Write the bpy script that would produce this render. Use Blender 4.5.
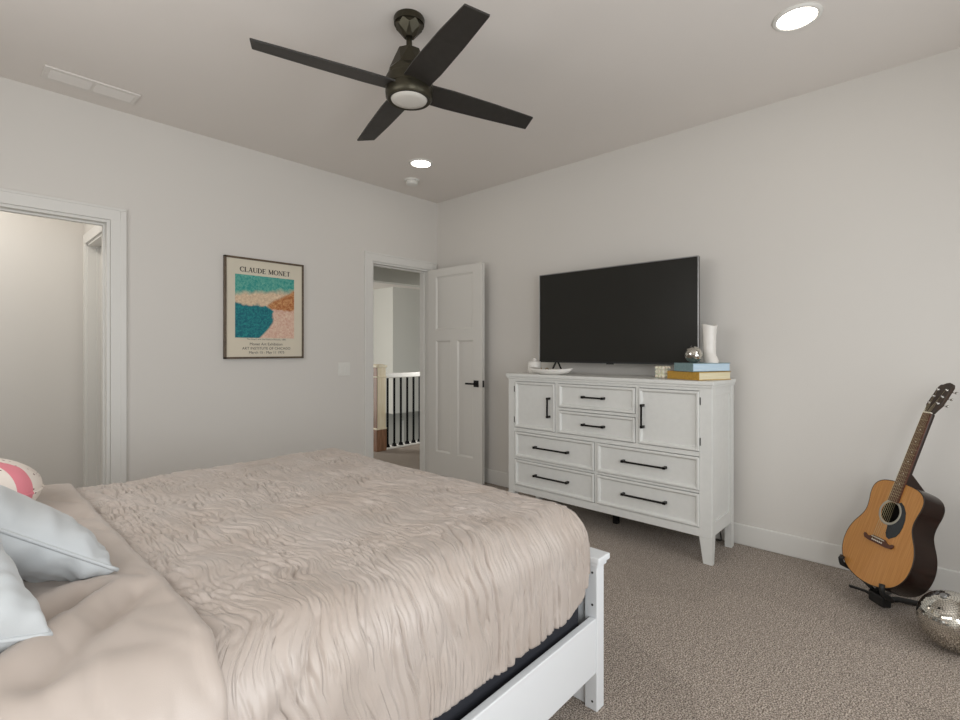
import bpy, bmesh, math, random
import numpy as np
from mathutils import Vector, Matrix
from math import pi, sin, cos, radians, hypot, atan2

for o in list(bpy.data.objects):
    bpy.data.objects.remove(o)
C = bpy.context.scene.collection
SC = bpy.context.scene
random.seed(4)

# ------------------------------------------------------------------ camera, world, light, exposure
FPX = 498.7
HCAM = 1.229
cam = bpy.data.cameras.new('camera')
cam.sensor_fit = 'HORIZONTAL'
cam.sensor_width = 36.0
cam.lens = FPX / 960 * 36.0
cam.shift_y = -9.5 / 960
cam.clip_start = 0.02
cam_o = bpy.data.objects.new('camera', cam)
C.objects.link(cam_o)
YAW = atan2(464, FPX)
cam_o.location = (0, 0, HCAM)
cam_o.rotation_euler = (pi / 2, 0, YAW - pi / 2)
SC.camera = cam_o

w = bpy.data.worlds.new('world')
SC.world = w
w.use_nodes = True
w.node_tree.nodes['Background'].inputs[0].default_value = (0.80, 0.90, 1.0, 1)
w.node_tree.nodes['Background'].inputs[1].default_value = 0.6

def area(name, loc, rot, sx, sy, power, col=(1, 1, 1), spread=pi):
    l = bpy.data.lights.new(name, 'AREA')
    l.shape = 'RECTANGLE'
    l.size, l.size_y = sx, sy
    l.energy = power
    l.color = col
    l.spread = spread
    o = bpy.data.objects.new(name, l)
    o.location = loc
    o.rotation_euler = rot
    C.objects.link(o)
    return o

DAY = (0.95, 0.98, 1.0)
# daylight through the two windows behind the camera and the one beside the headboard
area('window_daylight', (0.15, -0.80, 1.30), (pi / 2, 0, 0), 1.30, 1.45, 34, DAY)
area('window_daylight', (2.15, -0.80, 1.30), (pi / 2, 0, 0), 1.30, 1.45, 15, DAY)
area('window_daylight', (-0.74, 1.75, 1.75), (pi / 2, 0, -pi / 2), 1.9, 0.9, 18, (1.0, 0.985, 0.96))
# daylight from the stair window in the hall
area('window_daylight', (2.45, 8.0, 1.2), (pi / 2, 0, -pi / 2), 3.0, 2.2, 135, (1.0, 0.97, 0.92))
# lamp out of sight in the side room's ceiling
area('closet_lamp', (-0.15, 4.35, 2.70), (0, 0, 0), 0.5, 0.3, 11, (1.0, 0.96, 0.90))
area('hall_fill_light', (4.7, 3.97, 1.1), (radians(72), 0, 0), 0.8, 1.5, 17, (1.0, 0.99, 0.97), spread=radians(110))  # fill light added unseen by the hall wall to brighten newel and handrail

SC.view_settings.view_transform = 'Standard'
SC.view_settings.look = 'None'
SC.view_settings.exposure = 0.06
SC.view_settings.gamma = 1.0
SC.view_settings.use_curve_mapping = False

# ------------------------------------------------------------------ helpers
def srgb(r, g, b):
    f = lambda c: (c / 255) / 12.92 if c / 255 <= 0.04045 else ((c / 255 + 0.055) / 1.055) ** 2.4
    return (f(r), f(g), f(b), 1)

def mat(name, col, rough=0.5, metal=0.0, emit=0.0, sheen=0.0, spec=0.5):
    m = bpy.data.materials.new(name)
    m.use_nodes = True
    b = m.node_tree.nodes['Principled BSDF']
    b.inputs['Base Color'].default_value = col
    b.inputs['Roughness'].default_value = rough
    b.inputs['Metallic'].default_value = metal
    b.inputs['Specular IOR Level'].default_value = spec
    if sheen:
        b.inputs['Sheen Weight'].default_value = sheen
    if emit:
        b.inputs['Emission Color'].default_value = col
        b.inputs['Emission Strength'].default_value = emit
    return m

def nodes(m):
    return m.node_tree.nodes, m.node_tree.links, m.node_tree.nodes['Principled BSDF']

def add_noise(m, scale=50, col2=None, fac=0.5, bump=0.0, dist=0.002, detail=3, stretch=(1, 1, 1), lo=0.35, hi=0.65):
    """procedural variation of colour and bump by a noise texture in object space"""
    n, l, b = nodes(m)
    tc = n.new('ShaderNodeTexCoord')
    mp = n.new('ShaderNodeMapping')
    mp.inputs['Scale'].default_value = stretch
    l.new(tc.outputs['Object'], mp.inputs['Vector'])
    tx = n.new('ShaderNodeTexNoise')
    tx.inputs['Scale'].default_value = scale
    tx.inputs['Detail'].default_value = detail
    l.new(mp.outputs[0], tx.inputs['Vector'])
    if col2 is not None:
        r = n.new('ShaderNodeValToRGB')
        r.color_ramp.elements[0].position = lo
        r.color_ramp.elements[1].position = hi
        r.color_ramp.elements[0].color = b.inputs['Base Color'].default_value
        r.color_ramp.elements[1].color = col2
        l.new(tx.outputs['Fac'], r.inputs[0])
        l.new(r.outputs[0], b.inputs['Base Color'])
    if bump:
        bp = n.new('ShaderNodeBump')
        bp.inputs['Strength'].default_value = bump
        bp.inputs['Distance'].default_value = dist
        l.new(tx.outputs['Fac'], bp.inputs['Height'])
        l.new(bp.outputs[0], b.inputs['Normal'])
    return m

def world_of(o):
    m = Matrix.Identity(4)
    while o is not None:
        m = o.matrix_basis @ m
        o = o.parent
    return m

def tag(o, label=None, cat=None, group=None, kind=None):
    if label: o['label'] = label
    if cat: o['category'] = cat
    if group: o['group'] = group
    if kind: o['kind'] = kind
    return o

def thing(name, label, cat, loc=(0, 0, 0), rotz=0, group=None, matrix=None, kind=None):
    o = bpy.data.objects.new(name, None)
    o.empty_display_size = 0.1
    C.objects.link(o)
    if matrix is not None:
        o.matrix_basis = matrix
    else:
        o.location = loc
        o.rotation_euler = (0, 0, rotz)
    return tag(o, label, cat, group, kind)

def link_mesh(name, me, material, parent=None):
    o = bpy.data.objects.new(name, me)
    C.objects.link(o)
    if parent is not None:
        o.parent = parent
    if material is not None:
        me.materials.append(material)
    return o

class MB:
    """collects shapes in one bmesh; build() links them as ONE mesh object"""
    def __init__(self):
        self.bm = bmesh.new()
    def _xf(self, vs, M):
        if M is not None:
            bmesh.ops.transform(self.bm, matrix=M, verts=vs)
    def box(self, x0, x1, y0, y1, z0, z1, bev=0.0, M=None, seg=2):
        b2 = bmesh.new()
        r = bmesh.ops.create_cube(b2, size=1)
        for v in b2.verts:
            v.co = Vector(((x0 + x1) / 2 + v.co.x * (x1 - x0), (y0 + y1) / 2 + v.co.y * (y1 - y0), (z0 + z1) / 2 + v.co.z * (z1 - z0)))
        if bev:
            bmesh.ops.bevel(b2, geom=list(b2.edges), offset=bev, segments=seg, profile=0.5, affect='EDGES')
        return self.merge(b2, M)
    def merge(self, b2, M=None):
        mp = {}
        for v in b2.verts:
            mp[v] = self.bm.verts.new(M @ v.co if M is not None else v.co)
        for f in b2.faces:
            try:
                nf = self.bm.faces.new([mp[v] for v in f.verts])
                nf.smooth = f.smooth
            except ValueError:
                pass
        b2.free()
        return self
    def taper(self, pb, pt, bev=0.0, M=None):
        """box between a bottom rectangle (x0,x1,y0,y1,z) and a top rectangle"""
        b2 = bmesh.new()
        V = []
        for (x0, x1, y0, y1, z) in (pb, pt):
            V.append([b2.verts.new(p) for p in ((x0, y0, z), (x1, y0, z), (x1, y1, z), (x0, y1, z))])
        b2.faces.new(V[0][::-1]); b2.faces.new(V[1])
        for i in range(4):
            j = (i + 1) % 4
            b2.faces.new((V[0][i], V[0][j], V[1][j], V[1][i]))
        if bev:
            bmesh.ops.bevel(b2, geom=list(b2.edges), offset=bev, segments=2, profile=0.5, affect='EDGES')
        return self.merge(b2, M)
    def lathe(self, prof, n=32, M=None, cap=True, smooth=True):
        """revolve (r, z) about z"""
        b2 = bmesh.new()
        rings = []
        for r, z in prof:
            if r < 1e-6:
                rings.append([b2.verts.new((0, 0, z))])
            else:
                rings.append([b2.verts.new((r * cos(2 * pi * k / n), r * sin(2 * pi * k / n), z)) for k in range(n)])
        for a, b in zip(rings[:-1], rings[1:]):
            for k in range(n):
                j = (k + 1) % n
                if len(a) == 1 and len(b) == 1:
                    continue
                if len(a) == 1:
                    b2.faces.new((a[0], b[j], b[k]))
                elif len(b) == 1:
                    b2.faces.new((a[k], a[j], b[0]))
                else:
                    b2.faces.new((a[k], a[j], b[j], b[k]))
        if cap:
            if len(rings[0]) > 1: b2.faces.new(rings[0][::-1])
            if len(rings[-1]) > 1: b2.faces.new(rings[-1])
        for f in b2.faces:
            f.smooth = smooth
        bmesh.ops.recalc_face_normals(b2, faces=b2.faces)
        return self.merge(b2, M)
    def tube(self, pts, r, n=10, M=None, closed=False, caps=True):
        b2 = bmesh.new()
        P = [Vector(p) for p in pts]
        m = len(P)
        rr = r if isinstance(r, (list, tuple)) else [r] * m
        rings = []
        up = None
        for i in range(m):
            if closed:
                t = (P[(i + 1) % m] - P[i - 1]).normalized()
            else:
                t = (P[min(i + 1, m - 1)] - P[max(i - 1, 0)]).normalized()
            if up is None:
                a = Vector((0, 0, 1)) if abs(t.z) < 0.9 else Vector((1, 0, 0))
                up = (a - t * a.dot(t)).normalized()
            else:
                up = (up - t * up.dot(t)).normalized()
            s = t.cross(up)
            rings.append([b2.verts.new(P[i] + (up * cos(2 * pi * k / n) + s * sin(2 * pi * k / n)) * rr[i]) for k in range(n)])
        prs = list(zip(rings[:-1], rings[1:]))
        if closed: prs.append((rings[-1], rings[0]))
        for a, b in prs:
            for k in range(n):
                j = (k + 1) % n
                b2.faces.new((a[k], a[j], b[j], b[k])).smooth = True
        if caps and not closed:
            b2.faces.new(rings[0][::-1]); b2.faces.new(rings[-1])
        bmesh.ops.recalc_face_normals(b2, faces=b2.faces)
        return self.merge(b2, M)
    def prism(self, poly, z0, z1, M=None, bev=0.0):
        """extrude a closed 2-D outline from z0 to z1"""
        b2 = bmesh.new()
        a = [b2.verts.new((x, y, z0)) for x, y in poly]
        b = [b2.verts.new((x, y, z1)) for x, y in poly]
        b2.faces.new(a[::-1]); b2.faces.new(b)
        n = len(poly)
        for i in range(n):
            j = (i + 1) % n
            b2.faces.new((a[i], a[j], b[j], b[i]))
        bmesh.ops.recalc_face_normals(b2, faces=b2.faces)
        if bev:
            bmesh.ops.bevel(b2, geom=[e for e in b2.edges if abs(e.verts[0].co.z - e.verts[1].co.z) < 1e-9], offset=bev, segments=2, profile=0.5, affect='EDGES')
        return self.merge(b2, M)
    def sphere(self, c, r, n=16, M=None, sc=(1, 1, 1)):
        b2 = bmesh.new()
        bmesh.ops.create_uvsphere(b2, u_segments=n, v_segments=max(6, n // 2), radius=1)
        for v in b2.verts:
            v.co = Vector((c[0] + v.co.x * r * sc[0], c[1] + v.co.y * r * sc[1], c[2] + v.co.z * r * sc[2]))
        for f in b2.faces: f.smooth = True
        return self.merge(b2, M)
    def build(self, name, material, parent=None, local=False, smooth=None, recalc=False):
        """vertices are in world space unless local=True"""
        if recalc:
            bmesh.ops.recalc_face_normals(self.bm, faces=self.bm.faces)
        me = bpy.data.meshes.new(name)
        if not local and parent is not None:
            bmesh.ops.transform(self.bm, matrix=world_of(parent).inverted(), verts=self.bm.verts)
        self.bm.to_mesh(me)
        self.bm.free()
        if smooth is not None:
            for p in me.polygons: p.use_smooth = True
            me.set_sharp_from_angle(angle=radians(smooth))
        return link_mesh(name, me, material, parent)

def bx(name, material, parent, x0, x1, y0, y1, z0, z1, bev=0.0, local=False):
    return MB().box(x0, x1, y0, y1, z0, z1, bev).build(name, material, parent, local)

def copy_thing(root, loc, label):
    """a copy of a thing with copies of its parts and sub-parts"""
    r = root.copy(); C.objects.link(r)
    r.location = loc
    r['label'] = label
    for ch in list(root.children):
        c = ch.copy(); C.objects.link(c); c.parent = r
        for g in list(ch.children):
            d = g.copy(); C.objects.link(d); d.parent = c
    return r

# gradient noise on arrays
_rng = np.random.default_rng(11)
_perm = np.concatenate([_rng.permutation(512)] * 2)
_ang = _rng.random(512) * 2 * pi
_gx, _gy = np.cos(_ang), np.sin(_ang)
def pn(x, y, seed=0):
    x = np.asarray(x, float) + seed * 17.31; y = np.asarray(y, float) + seed * 9.77
    xi = np.floor(x).astype(int); yi = np.floor(y).astype(int)
    xf = x - xi; yf = y - yi
    u = xf * xf * xf * (xf * (xf * 6 - 15) + 10); v = yf * yf * yf * (yf * (yf * 6 - 15) + 10)
    def g(a, b, dx, dy):
        h = _perm[(_perm[(xi + a) & 511] + yi + b) & 511]
        return _gx[h] * dx + _gy[h] * dy
    n00 = g(0, 0, xf, yf); n10 = g(1, 0, xf - 1, yf); n01 = g(0, 1, xf, yf - 1); n11 = g(1, 1, xf - 1, yf - 1)
    a = n00 + u * (n10 - n00); b = n01 + u * (n11 - n01)
    return (a + v * (b - a)) * 1.5
def sst(a, b, x):
    t = np.clip((x - a) / (b - a), 0, 1)
    return t * t * (3 - 2 * t)

def grid_mesh(name, P, material, parent=None, closed_u=False):
    """P: array (n, m, 3) of world positions"""
    n, m = P.shape[:2]
    idx = np.arange(n * m).reshape(n, m)
    q = np.stack([idx[:-1, :-1], idx[1:, :-1], idx[1:, 1:], idx[:-1, 1:]], -1).reshape(-1, 4)
    if closed_u:
        q2 = np.stack([idx[-1, :-1], idx[0, :-1], idx[0, 1:], idx[-1, 1:]], -1).reshape(-1, 4)
        q = np.concatenate([q, q2])
    me = bpy.data.meshes.new(name)
    me.from_pydata(P.reshape(-1, 3).tolist(), [], q.tolist())
    for p in me.polygons: p.use_smooth = True
    if parent is not None:
        me.transform(world_of(parent).inverted())
    return link_mesh(name, me, material, parent)

# ------------------------------------------------------------------ materials
M_WALL = add_noise(mat('wall_paint', srgb(219, 215, 209), 0.85, spec=0.2), 320, None, bump=0.12, dist=0.0006)
M_CEIL = add_noise(mat('ceiling_paint', srgb(231, 225, 219), 0.9, spec=0.15), 160, None, bump=0.25, dist=0.001)
M_TRIM = mat('trim_paint', srgb(224, 222, 217), 0.42)
M_DOOR = mat('door_paint', srgb(218, 215, 209), 0.45)
M_BLACK = mat('black_metal', srgb(20, 19, 19), 0.5, 0.0, spec=0.3)
M_PLASTIC = mat('white_plastic', srgb(228, 226, 220), 0.4)
M_DRESS = add_noise(mat('dresser_paint', srgb(226, 226, 222), 0.4), 30, srgb(223, 223, 219))
M_PULL = mat('pull_metal', srgb(48, 47, 46), 0.38, 0.8)
M_BEDW = mat('bed_paint', srgb(232, 234, 236), 0.42)
M_BOXS = add_noise(mat('box_spring_fabric', srgb(44, 45, 52), 0.9), 400, srgb(34, 35, 42), bump=0.3)
M_MATT = mat('mattress_fabric', srgb(225, 222, 216), 0.9)

# carpet
M_CARPET = mat('carpet', srgb(150, 138, 126), 0.95, spec=0.1, sheen=0.15)
def carpet_nodes(m):
    n, l, b = nodes(m)
    tc = n.new('ShaderNodeTexCoord')
    def noise(s, d):
        t = n.new('ShaderNodeTexNoise'); t.inputs['Scale'].default_value = s; t.inputs['Detail'].default_value = d
        l.new(tc.outputs['Object'], t.inputs['Vector']); return t
    a = noise(185, 3); c = noise(40, 3); v = n.new('ShaderNodeTexVoronoi')
    v.inputs['Scale'].default_value = 150; l.new(tc.outputs['Object'], v.inputs['Vector'])
    r = n.new('ShaderNodeValToRGB')
    e = r.color_ramp.elements
    e[0].position = 0.38; e[0].color = srgb(100, 88, 78)
    e[1].position = 0.62; e[1].color = srgb(206, 194, 182)
    x = e.new(0.5); x.color = srgb(155, 142, 130)
    l.new(a.outputs['Fac'], r.inputs[0])
    r2 = n.new('ShaderNodeValToRGB')
    r2.color_ramp.elements[0].position = 0.35; r2.color_ramp.elements[0].color = (0.72, 0.71, 0.70, 1)
    r2.color_ramp.elements[1].position = 0.65; r2.color_ramp.elements[1].color = (1.12, 1.12, 1.12, 1)
    l.new(c.outputs['Fac'], r2.inputs[0])
    mx = n.new('ShaderNodeMix'); mx.data_type = 'RGBA'; mx.blend_type = 'MULTIPLY'
    mx.inputs['Factor'].default_value = 0.55
    l.new(r.outputs[0], mx.inputs['A']); l.new(r2.outputs[0], mx.inputs['B'])
    # brushed nap: broad vacuum strokes that lie one way or the other
    wv = n.new('ShaderNodeTexVoronoi'); wv.inputs['Scale'].default_value = 2.6
    mp = n.new('ShaderNodeMapping'); mp.inputs['Rotation'].default_value = (0, 0, 0.5); mp.inputs['Scale'].default_value = (1.0, 0.55, 1)
    l.new(tc.outputs['Object'], mp.inputs['Vector']); l.new(mp.outputs[0], wv.inputs['Vector'])
    r3 = n.new('ShaderNodeValToRGB'); r3.color_ramp.elements[0].color = (0.92, 0.92, 0.92, 1); r3.color_ramp.elements[1].color = (1.12, 1.12, 1.12, 1)
    l.new(wv.outputs['Color'], r3.inputs[0])
    mx2 = n.new('ShaderNodeMix'); mx2.data_type = 'RGBA'; mx2.blend_type = 'MULTIPLY'; mx2.inputs['Factor'].default_value = 1.0
    l.new(mx.outputs['Result'], mx2.inputs['A']); l.new(r3.outputs[0], mx2.inputs['B'])
    l.new(mx2.outputs['Result'], b.inputs['Base Color'])
    bp = n.new('ShaderNodeBump'); bp.inputs['Strength'].default_value = 0.9; bp.inputs['Distance'].default_value = 0.005
    l.new(a.outputs['Fac'], bp.inputs['Height']); l.new(bp.outputs[0], b.inputs['Normal'])
carpet_nodes(M_CARPET)

# ------------------------------------------------------------------ the room
XB, YA, ZC = 3.451, 3.81, 2.74          # right wall plane, left wall plane, ceiling
XH, YR = -0.78, -0.84                   # headboard wall, rear wall
T = 0.12
def struct(name, mb, m, parent=None, smooth=None):
    o = mb.build(name, m, parent, smooth=smooth)
    if parent is None: o['kind'] = 'structure'
    return o

struct('floor', MB().box(XH - T, 9.6, YR - T, 5.16, -0.25, 0.0), M_CARPET)
M_LOWER = mat('lower_floor', srgb(150, 140, 130), 0.6)
struct('floor_lower', MB().box(2.2, 9.6, 5.16, 12.2, -2.95, -2.8), M_LOWER)
struct('ceiling', MB().box(XH - T, 9.6, YR - T, 12.2, ZC, ZC + 0.12), M_CEIL)

OH = 2.043                               # head of the openings
D1 = (-0.30, 0.706)                      # opening on the left: x range
D2 = (2.647, 3.340)                      # hall door opening
wa = MB()
wa.box(XH - T, D1[0], YA, YA + T, 0, ZC)
wa.box(D1[0], D1[1], YA, YA + T, OH, ZC)
wa.box(D1[1], D2[0], YA, YA + T, 0, ZC)
wa.box(D2[0], D2[1], YA, YA + T, OH, ZC)
wa.box(D2[1], XB + T, YA, YA + T, 0, ZC)
struct('wall_left', wa, M_WALL)
struct('wall_right', MB().box(XB, XB + T, YR - T, YA, 0, ZC), M_WALL)
# rear wall with two windows, headboard wall with one
wr = MB()
WZ0, WZ1 = 0.55, 2.05
for x0, x1 in ((XH - T, -0.52), (0.82, 1.48), (2.82, XB + T)):
    wr.box(x0, x1, YR - T, YR, 0, ZC)
for x0, x1 in ((-0.52, 0.82), (1.48, 2.82)):
    wr.box(x0, x1, YR - T, YR, 0, WZ0); wr.box(x0, x1, YR - T, YR, WZ1, ZC)
struct('wall_rear', wr, M_WALL)
wh = MB()
for y0, y1 in ((YR - T, 0.78), (2.72, YA + T)):
    wh.box(XH - T, XH, y0, y1, 0, ZC)
wh.box(XH - T, XH, 0.78, 2.72, 0, 1.28); wh.box(XH - T, XH, 0.78, 2.72, 2.22, ZC)
struct('wall_headboard', wh, M_WALL)

def window(idx, along, a0, a1, z0, z1, plane):
    root = bpy.data.objects.new('window_%d' % idx, None); C.objects.link(root); root['kind'] = 'structure'
    f = MB()
    def b(u0, u1, w0, w1, q0=-0.09, q1=-0.03):
        if along == 'x': f.box(u0, u1, plane + q0, plane + q1, w0, w1, 0.004)
        else: f.box(plane + q0, plane + q1, u0, u1, w0, w1, 0.004)
    t = 0.05
    b(a0, a0 + t, z0, z1); b(a1 - t, a1, z0, z1); b(a0, a1, z0, z0 + t); b(a0, a1, z1 - t, z1)
    b((a0 + a1) / 2 - 0.02, (a0 + a1) / 2 + 0.02, z0, z1)
    f.build('window_frame', M_TRIM, root)
    g = MB()
    if along == 'x': g.box(a0, a1, plane - 0.065, plane - 0.06, z0, z1)
    else: g.box(plane - 0.065, plane - 0.06, a0, a1, z0, z1)
    g.build('pane', M_GLASS, root)
M_GLASS = mat('window_glass', (0.9, 0.95, 1, 1), 0.02)
M_GLASS.node_tree.nodes['Principled BSDF'].inputs['Transmission Weight'].default_value = 1.0
window(1, 'x', -0.52, 0.82, WZ0, WZ1, YR)
window(2, 'x', 1.48, 2.82, WZ0, WZ1, YR)
window(3, 'y', 0.78, 2.72, 1.28, 2.22, XH)

# baseboards
def base(name, x0, x1, y0, y1):
    struct(name, MB().box(x0, x1, y0, y1, 0, 0.129, 0.006), M_TRIM)
base('baseboard_right', XB - 0.015, XB, YR, YA)
base('baseboard_left', D1[1] + 0.07, D2[0] - 0.085, YA - 0.015, YA)
base('baseboard_rear', XH, XB, YR, YR + 0.015)

# casings round the openings, with jambs
def casing(idx, x0, x1, full=True):
    t = MB(); CW, CT = 0.066, 0.02
    y0, y1 = YA - CT, YA
    t.box(x1, x1 + CW, y0, y1, 0, OH, 0.003)
    t.box(x1 + CW - 0.016, x1 + CW + 0.016, y0 - 0.003, y1, 0, OH + CW - 0.004, 0.003)
    if full:
        t.box(x0 - CW, x0, y0, y1, 0, OH, 0.003)
        t.box(x0 - CW - 0.016, x0 - CW + 0.003, y0 - 0.003, y1, 0, OH + CW - 0.004, 0.003)
    xe = x0 - CW - 0.016
    t.box(xe + 0.016, x1 + CW - 0.016, y0 + 0.0005, y1, OH - 0.002, OH + CW, 0.003)
    t.box(xe, x1 + CW + 0.016, y0 - 0.004, y1, OH + CW - 0.004, OH + CW + 0.012, 0.003)
    # jamb lining
    j = 0.018
    t.box(x1 - j, x1 - 0.001, YA - 0.004, YA + T + 0.004, 0, OH - 0.001)
    t.box(x0 + 0.001, x0 + j, YA - 0.004, YA + T + 0.004, 0, OH - 0.001)
    t.box(x0 + j, x1 - j, YA - 0.0035, YA + T + 0.0035, OH - j, OH - 0.001)
    # stop
    t.box(x1 - j - 0.01, x1 - j, YA + 0.05, YA + 0.085, 0, OH - j - 0.01)
    t.box(x0 + j, x0 + j + 0.01, YA + 0.05, YA + 0.085, 0, OH - j - 0.01)
    t.box(x0 + j, x1 - j, YA + 0.051, YA + 0.084, OH - j - 0.0105, OH - j)
    struct('trim_%d' % idx, t, M_TRIM)
casing(1, *D1)
casing(2, *D2)

# side room behind the left opening
SX, SY = 0.75, 4.93
struct('wall_closet_back', MB().box(-1.6, SX + T, SY, SY + T, 0, ZC), M_WALL)
ws = MB()
E0, E1, EH = 4.06, 4.80, 2.045
ws.box(SX, SX + T, YA + T, E0, 0, ZC); ws.box(SX, SX + T, E0, E1, EH, ZC); ws.box(SX, SX + T, E1, SY, 0, ZC)
struct('wall_closet_side', ws, M_WALL)
struct('wall_closet_end', MB().box(-1.72, -1.6, YA, SY + T, 0, ZC), M_WALL)
t3 = MB()
t3.box(SX - 0.018, SX, E1, E1 + 0.075, 0, EH, 0.003); t3.box(SX - 0.018, SX, E0 - 0.075, E0, 0, EH, 0.003)
t3.box(SX - 0.018, SX, E0 - 0.075, E1 + 0.075, EH, EH + 0.075, 0.003)
t3.box(SX - 0.004, SX + T, E1 - 0.018, E1, 0, EH); t3.box(SX - 0.004, SX + T, E0, E0 + 0.018, 0, EH); t3.box(SX - 0.004, SX + T, E0, E1, EH - 0.018, EH)
t3.box(SX + 0.05, SX + 0.07, E1 - 0.03, E1 - 0.018, 0, EH - 0.018)
struct('trim_3', t3, M_TRIM)
cd = bpy.data.objects.new('door_2', None); C.objects.link(cd); cd.location = (SX + 0.07, E1 - 0.02, 0); cd['kind'] = 'structure'
cm = MB(); cm.box(SX + 0.07, SX + 0.105, E0 + 0.02, E1 - 0.02, 0.01, EH - 0.02, 0.002)
cm.build('slab', M_DOOR, cd)
cm = MB(); cm.box(SX + 0.066, SX + 0.072, E0 + 0.13, E1 - 0.13, 1.42, 1.92, 0.002)
cm.build('raised_panel', M_DOOR, cd)

# hall and stairwell beyond the bedroom door
M_HWALL = add_noise(mat('hall_paint', srgb(206, 206, 200), 0.85, spec=0.2), 300, None, bump=0.1, dist=0.0006)
struct('wall_hall_end', MB().box(2.08, 2.2, YA + T, 12.2, -2.9, ZC), M_HWALL)
struct('wall_hall_far_end', MB().box(9.48, 9.6, YA + T, 12.2, -2.9, ZC), M_HWALL)
struct('wall_hall_inner', MB().box(XB + T, 9.6, YA, YA + T, 0, ZC), M_HWALL)
struct('wall_stair_block', MB().box(7.25, 9.48, 9.57, 12.0, -0.275, ZC), M_HWALL)
struct('wall_stair_far', MB().box(2.2, 9.48, 12.0, 12.12, -2.9, ZC), M_HWALL)
struct('wall_stair_lower', MB().box(7.25, 9.48, 11.2, 11.3, -2.8, -0.275), M_HWALL)
struct('trim_4', MB().box(2.2, 9.48, 5.02, 5.16, 2.075, ZC), M_HWALL)       # dropped header over the railing
struct('trim_5', MB().box(2.2, 9.48, 5.155, 5.18, -0.30, 0.02, 0.003), M_TRIM)  # fascia of the stair opening

# ------------------------------------------------------------------ bedroom door (open against the right wall)
hx, hy = 3.300, 3.782
tipx, tipy = 3.318, 3.062
ang = atan2(tipy - hy, tipx - hx)
LEN = hypot(tipx - hx, tipy - hy)
dM = Matrix.Translation((hx, hy, 0)) @ Matrix.Rotation(ang, 4, 'Z')
door = bpy.data.objects.new('door_1', None); C.objects.link(door); door.matrix_basis = dM; door['kind'] = 'structure'
# local: x along the leaf, y = into the wall side (+y is toward +x world), visible face at y = 0
DZ0, DZ1, DT = 0.012, 2.028, 0.035
def leaf(mb):
    st = 0.112
    px = [(st, LEN - st, 1.433, 1.955), (st, LEN / 2 - 0.045, 0.235, 1.325), (LEN / 2 + 0.045, LEN - st, 0.235, 1.325)]
    rec = 0.013
    mb.box(0, LEN, rec, DT - rec, DZ0, DZ1)
    for s0, s1 in ((0, rec), (DT - rec, DT)):
        mb.box(0, st, s0, s1, DZ0, DZ1); mb.box(LEN - st, LEN, s0, s1, DZ0, DZ1)
        mb.box(st, LEN - st, s0, s1, DZ0, 0.235); mb.box(st, LEN - st, s0, s1, 1.325, 1.433); mb.box(st, LEN - st, s0, s1, 1.955, DZ1)
        mb.box(LEN / 2 - 0.045, LEN / 2 + 0.045, s0, s1, 0.235, 1.325)
    # sticking: sloped edge round each panel
    for x0, x1, z0, z1 in px:
        for yo, yi in ((0.0, rec), (DT, DT - rec)):
            A = [mb.bm.verts.new((x, yo, z)) for x, z in ((x0, z0), (x1, z0), (x1, z1), (x0, z1))]
            sl_ = 0.016
            B = [mb.bm.verts.new((x, yi, z)) for x, z in ((x0 + sl_, z0 + sl_), (x1 - sl_, z0 + sl_), (x1 - sl_, z1 - sl_), (x0 + sl_, z1 - sl_))]
            for k in range(4):
                q = (k + 1) % 4
                mb.bm.faces.new((A[k], A[q], B[q], B[k]) if yo == 0 else (A[q], A[k], B[k], B[q]))
lm = MB(); leaf(lm)
# local +y must point to the wall: the leaf frame's y axis is rotated ang+90 -> +x world when ang ~ -90 deg
lm.build('slab', M_DOOR, door, local=True)
hz = 0.925
lv = MB(); lv.box(LEN - 0.098, LEN - 0.040, -0.008, 0.0, hz - 0.03, hz + 0.03, 0.002)
rose = lv.build('door_handle', M_BLACK, door, local=True); rose['label'] = 'black square rosette with lever'
lv = MB(); lv.tube([(LEN - 0.069, -0.006, hz), (LEN - 0.069, -0.045, hz)], 0.009)
lv.box(LEN - 0.165, LEN - 0.058, -0.052, -0.040, hz - 0.008, hz + 0.008, 0.003)
lv.build('lever', M_BLACK, rose, local=True)
bx('latch_plate', M_BLACK, door, LEN - 0.001, LEN + 0.002, 0.006, 0.029, hz - 0.03, hz + 0.03, local=True)
lv = MB(); lv.box(LEN - 0.098, LEN - 0.040, DT, DT + 0.008, hz - 0.03, hz + 0.03, 0.002)
lv.build('back_rosette', M_BLACK, door, local=True)

# ------------------------------------------------------------------ railing in the hall
M_OAK = add_noise(mat('oak_wood', srgb(150, 112, 86), 0.45), 14, srgb(120, 86, 62), bump=0.05, stretch=(6, 6, 0.5))
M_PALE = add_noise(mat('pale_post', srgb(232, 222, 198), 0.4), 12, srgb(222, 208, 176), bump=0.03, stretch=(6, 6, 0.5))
M_IRON = mat('black_iron', srgb(8, 8, 8), 0.7, spec=0.08)
rail = thing('stair_railing', 'hall stair railing with white handrail, black balusters and wooden newel post', 'railing', (3.75, 5.09, 0))
NX0, NX1, NY0, NY1 = 3.575, 3.700, 5.03, 5.155
n_ = MB(); n_.box(NX0 - 0.01, NX1 + 0.01, NY0 - 0.01, NY1 + 0.01, 0, 0.265, 0.004)
nw = n_.build('newel_post', M_OAK, rail)
n_ = MB(); n_.box(NX0, NX1, NY0, NY1, 0.265, 1.02, 0.004); n_.build('shaft', M_OAK, nw)
n_ = MB(); n_.box(NX0 + 0.004, NX1, NY0 - 0.004, NY0 - 0.0005, 0.285, 1.02); n_.build('front_glare', M_PALE, nw)  # pale sheet paints the hall light's glare on the oak front face
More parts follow.
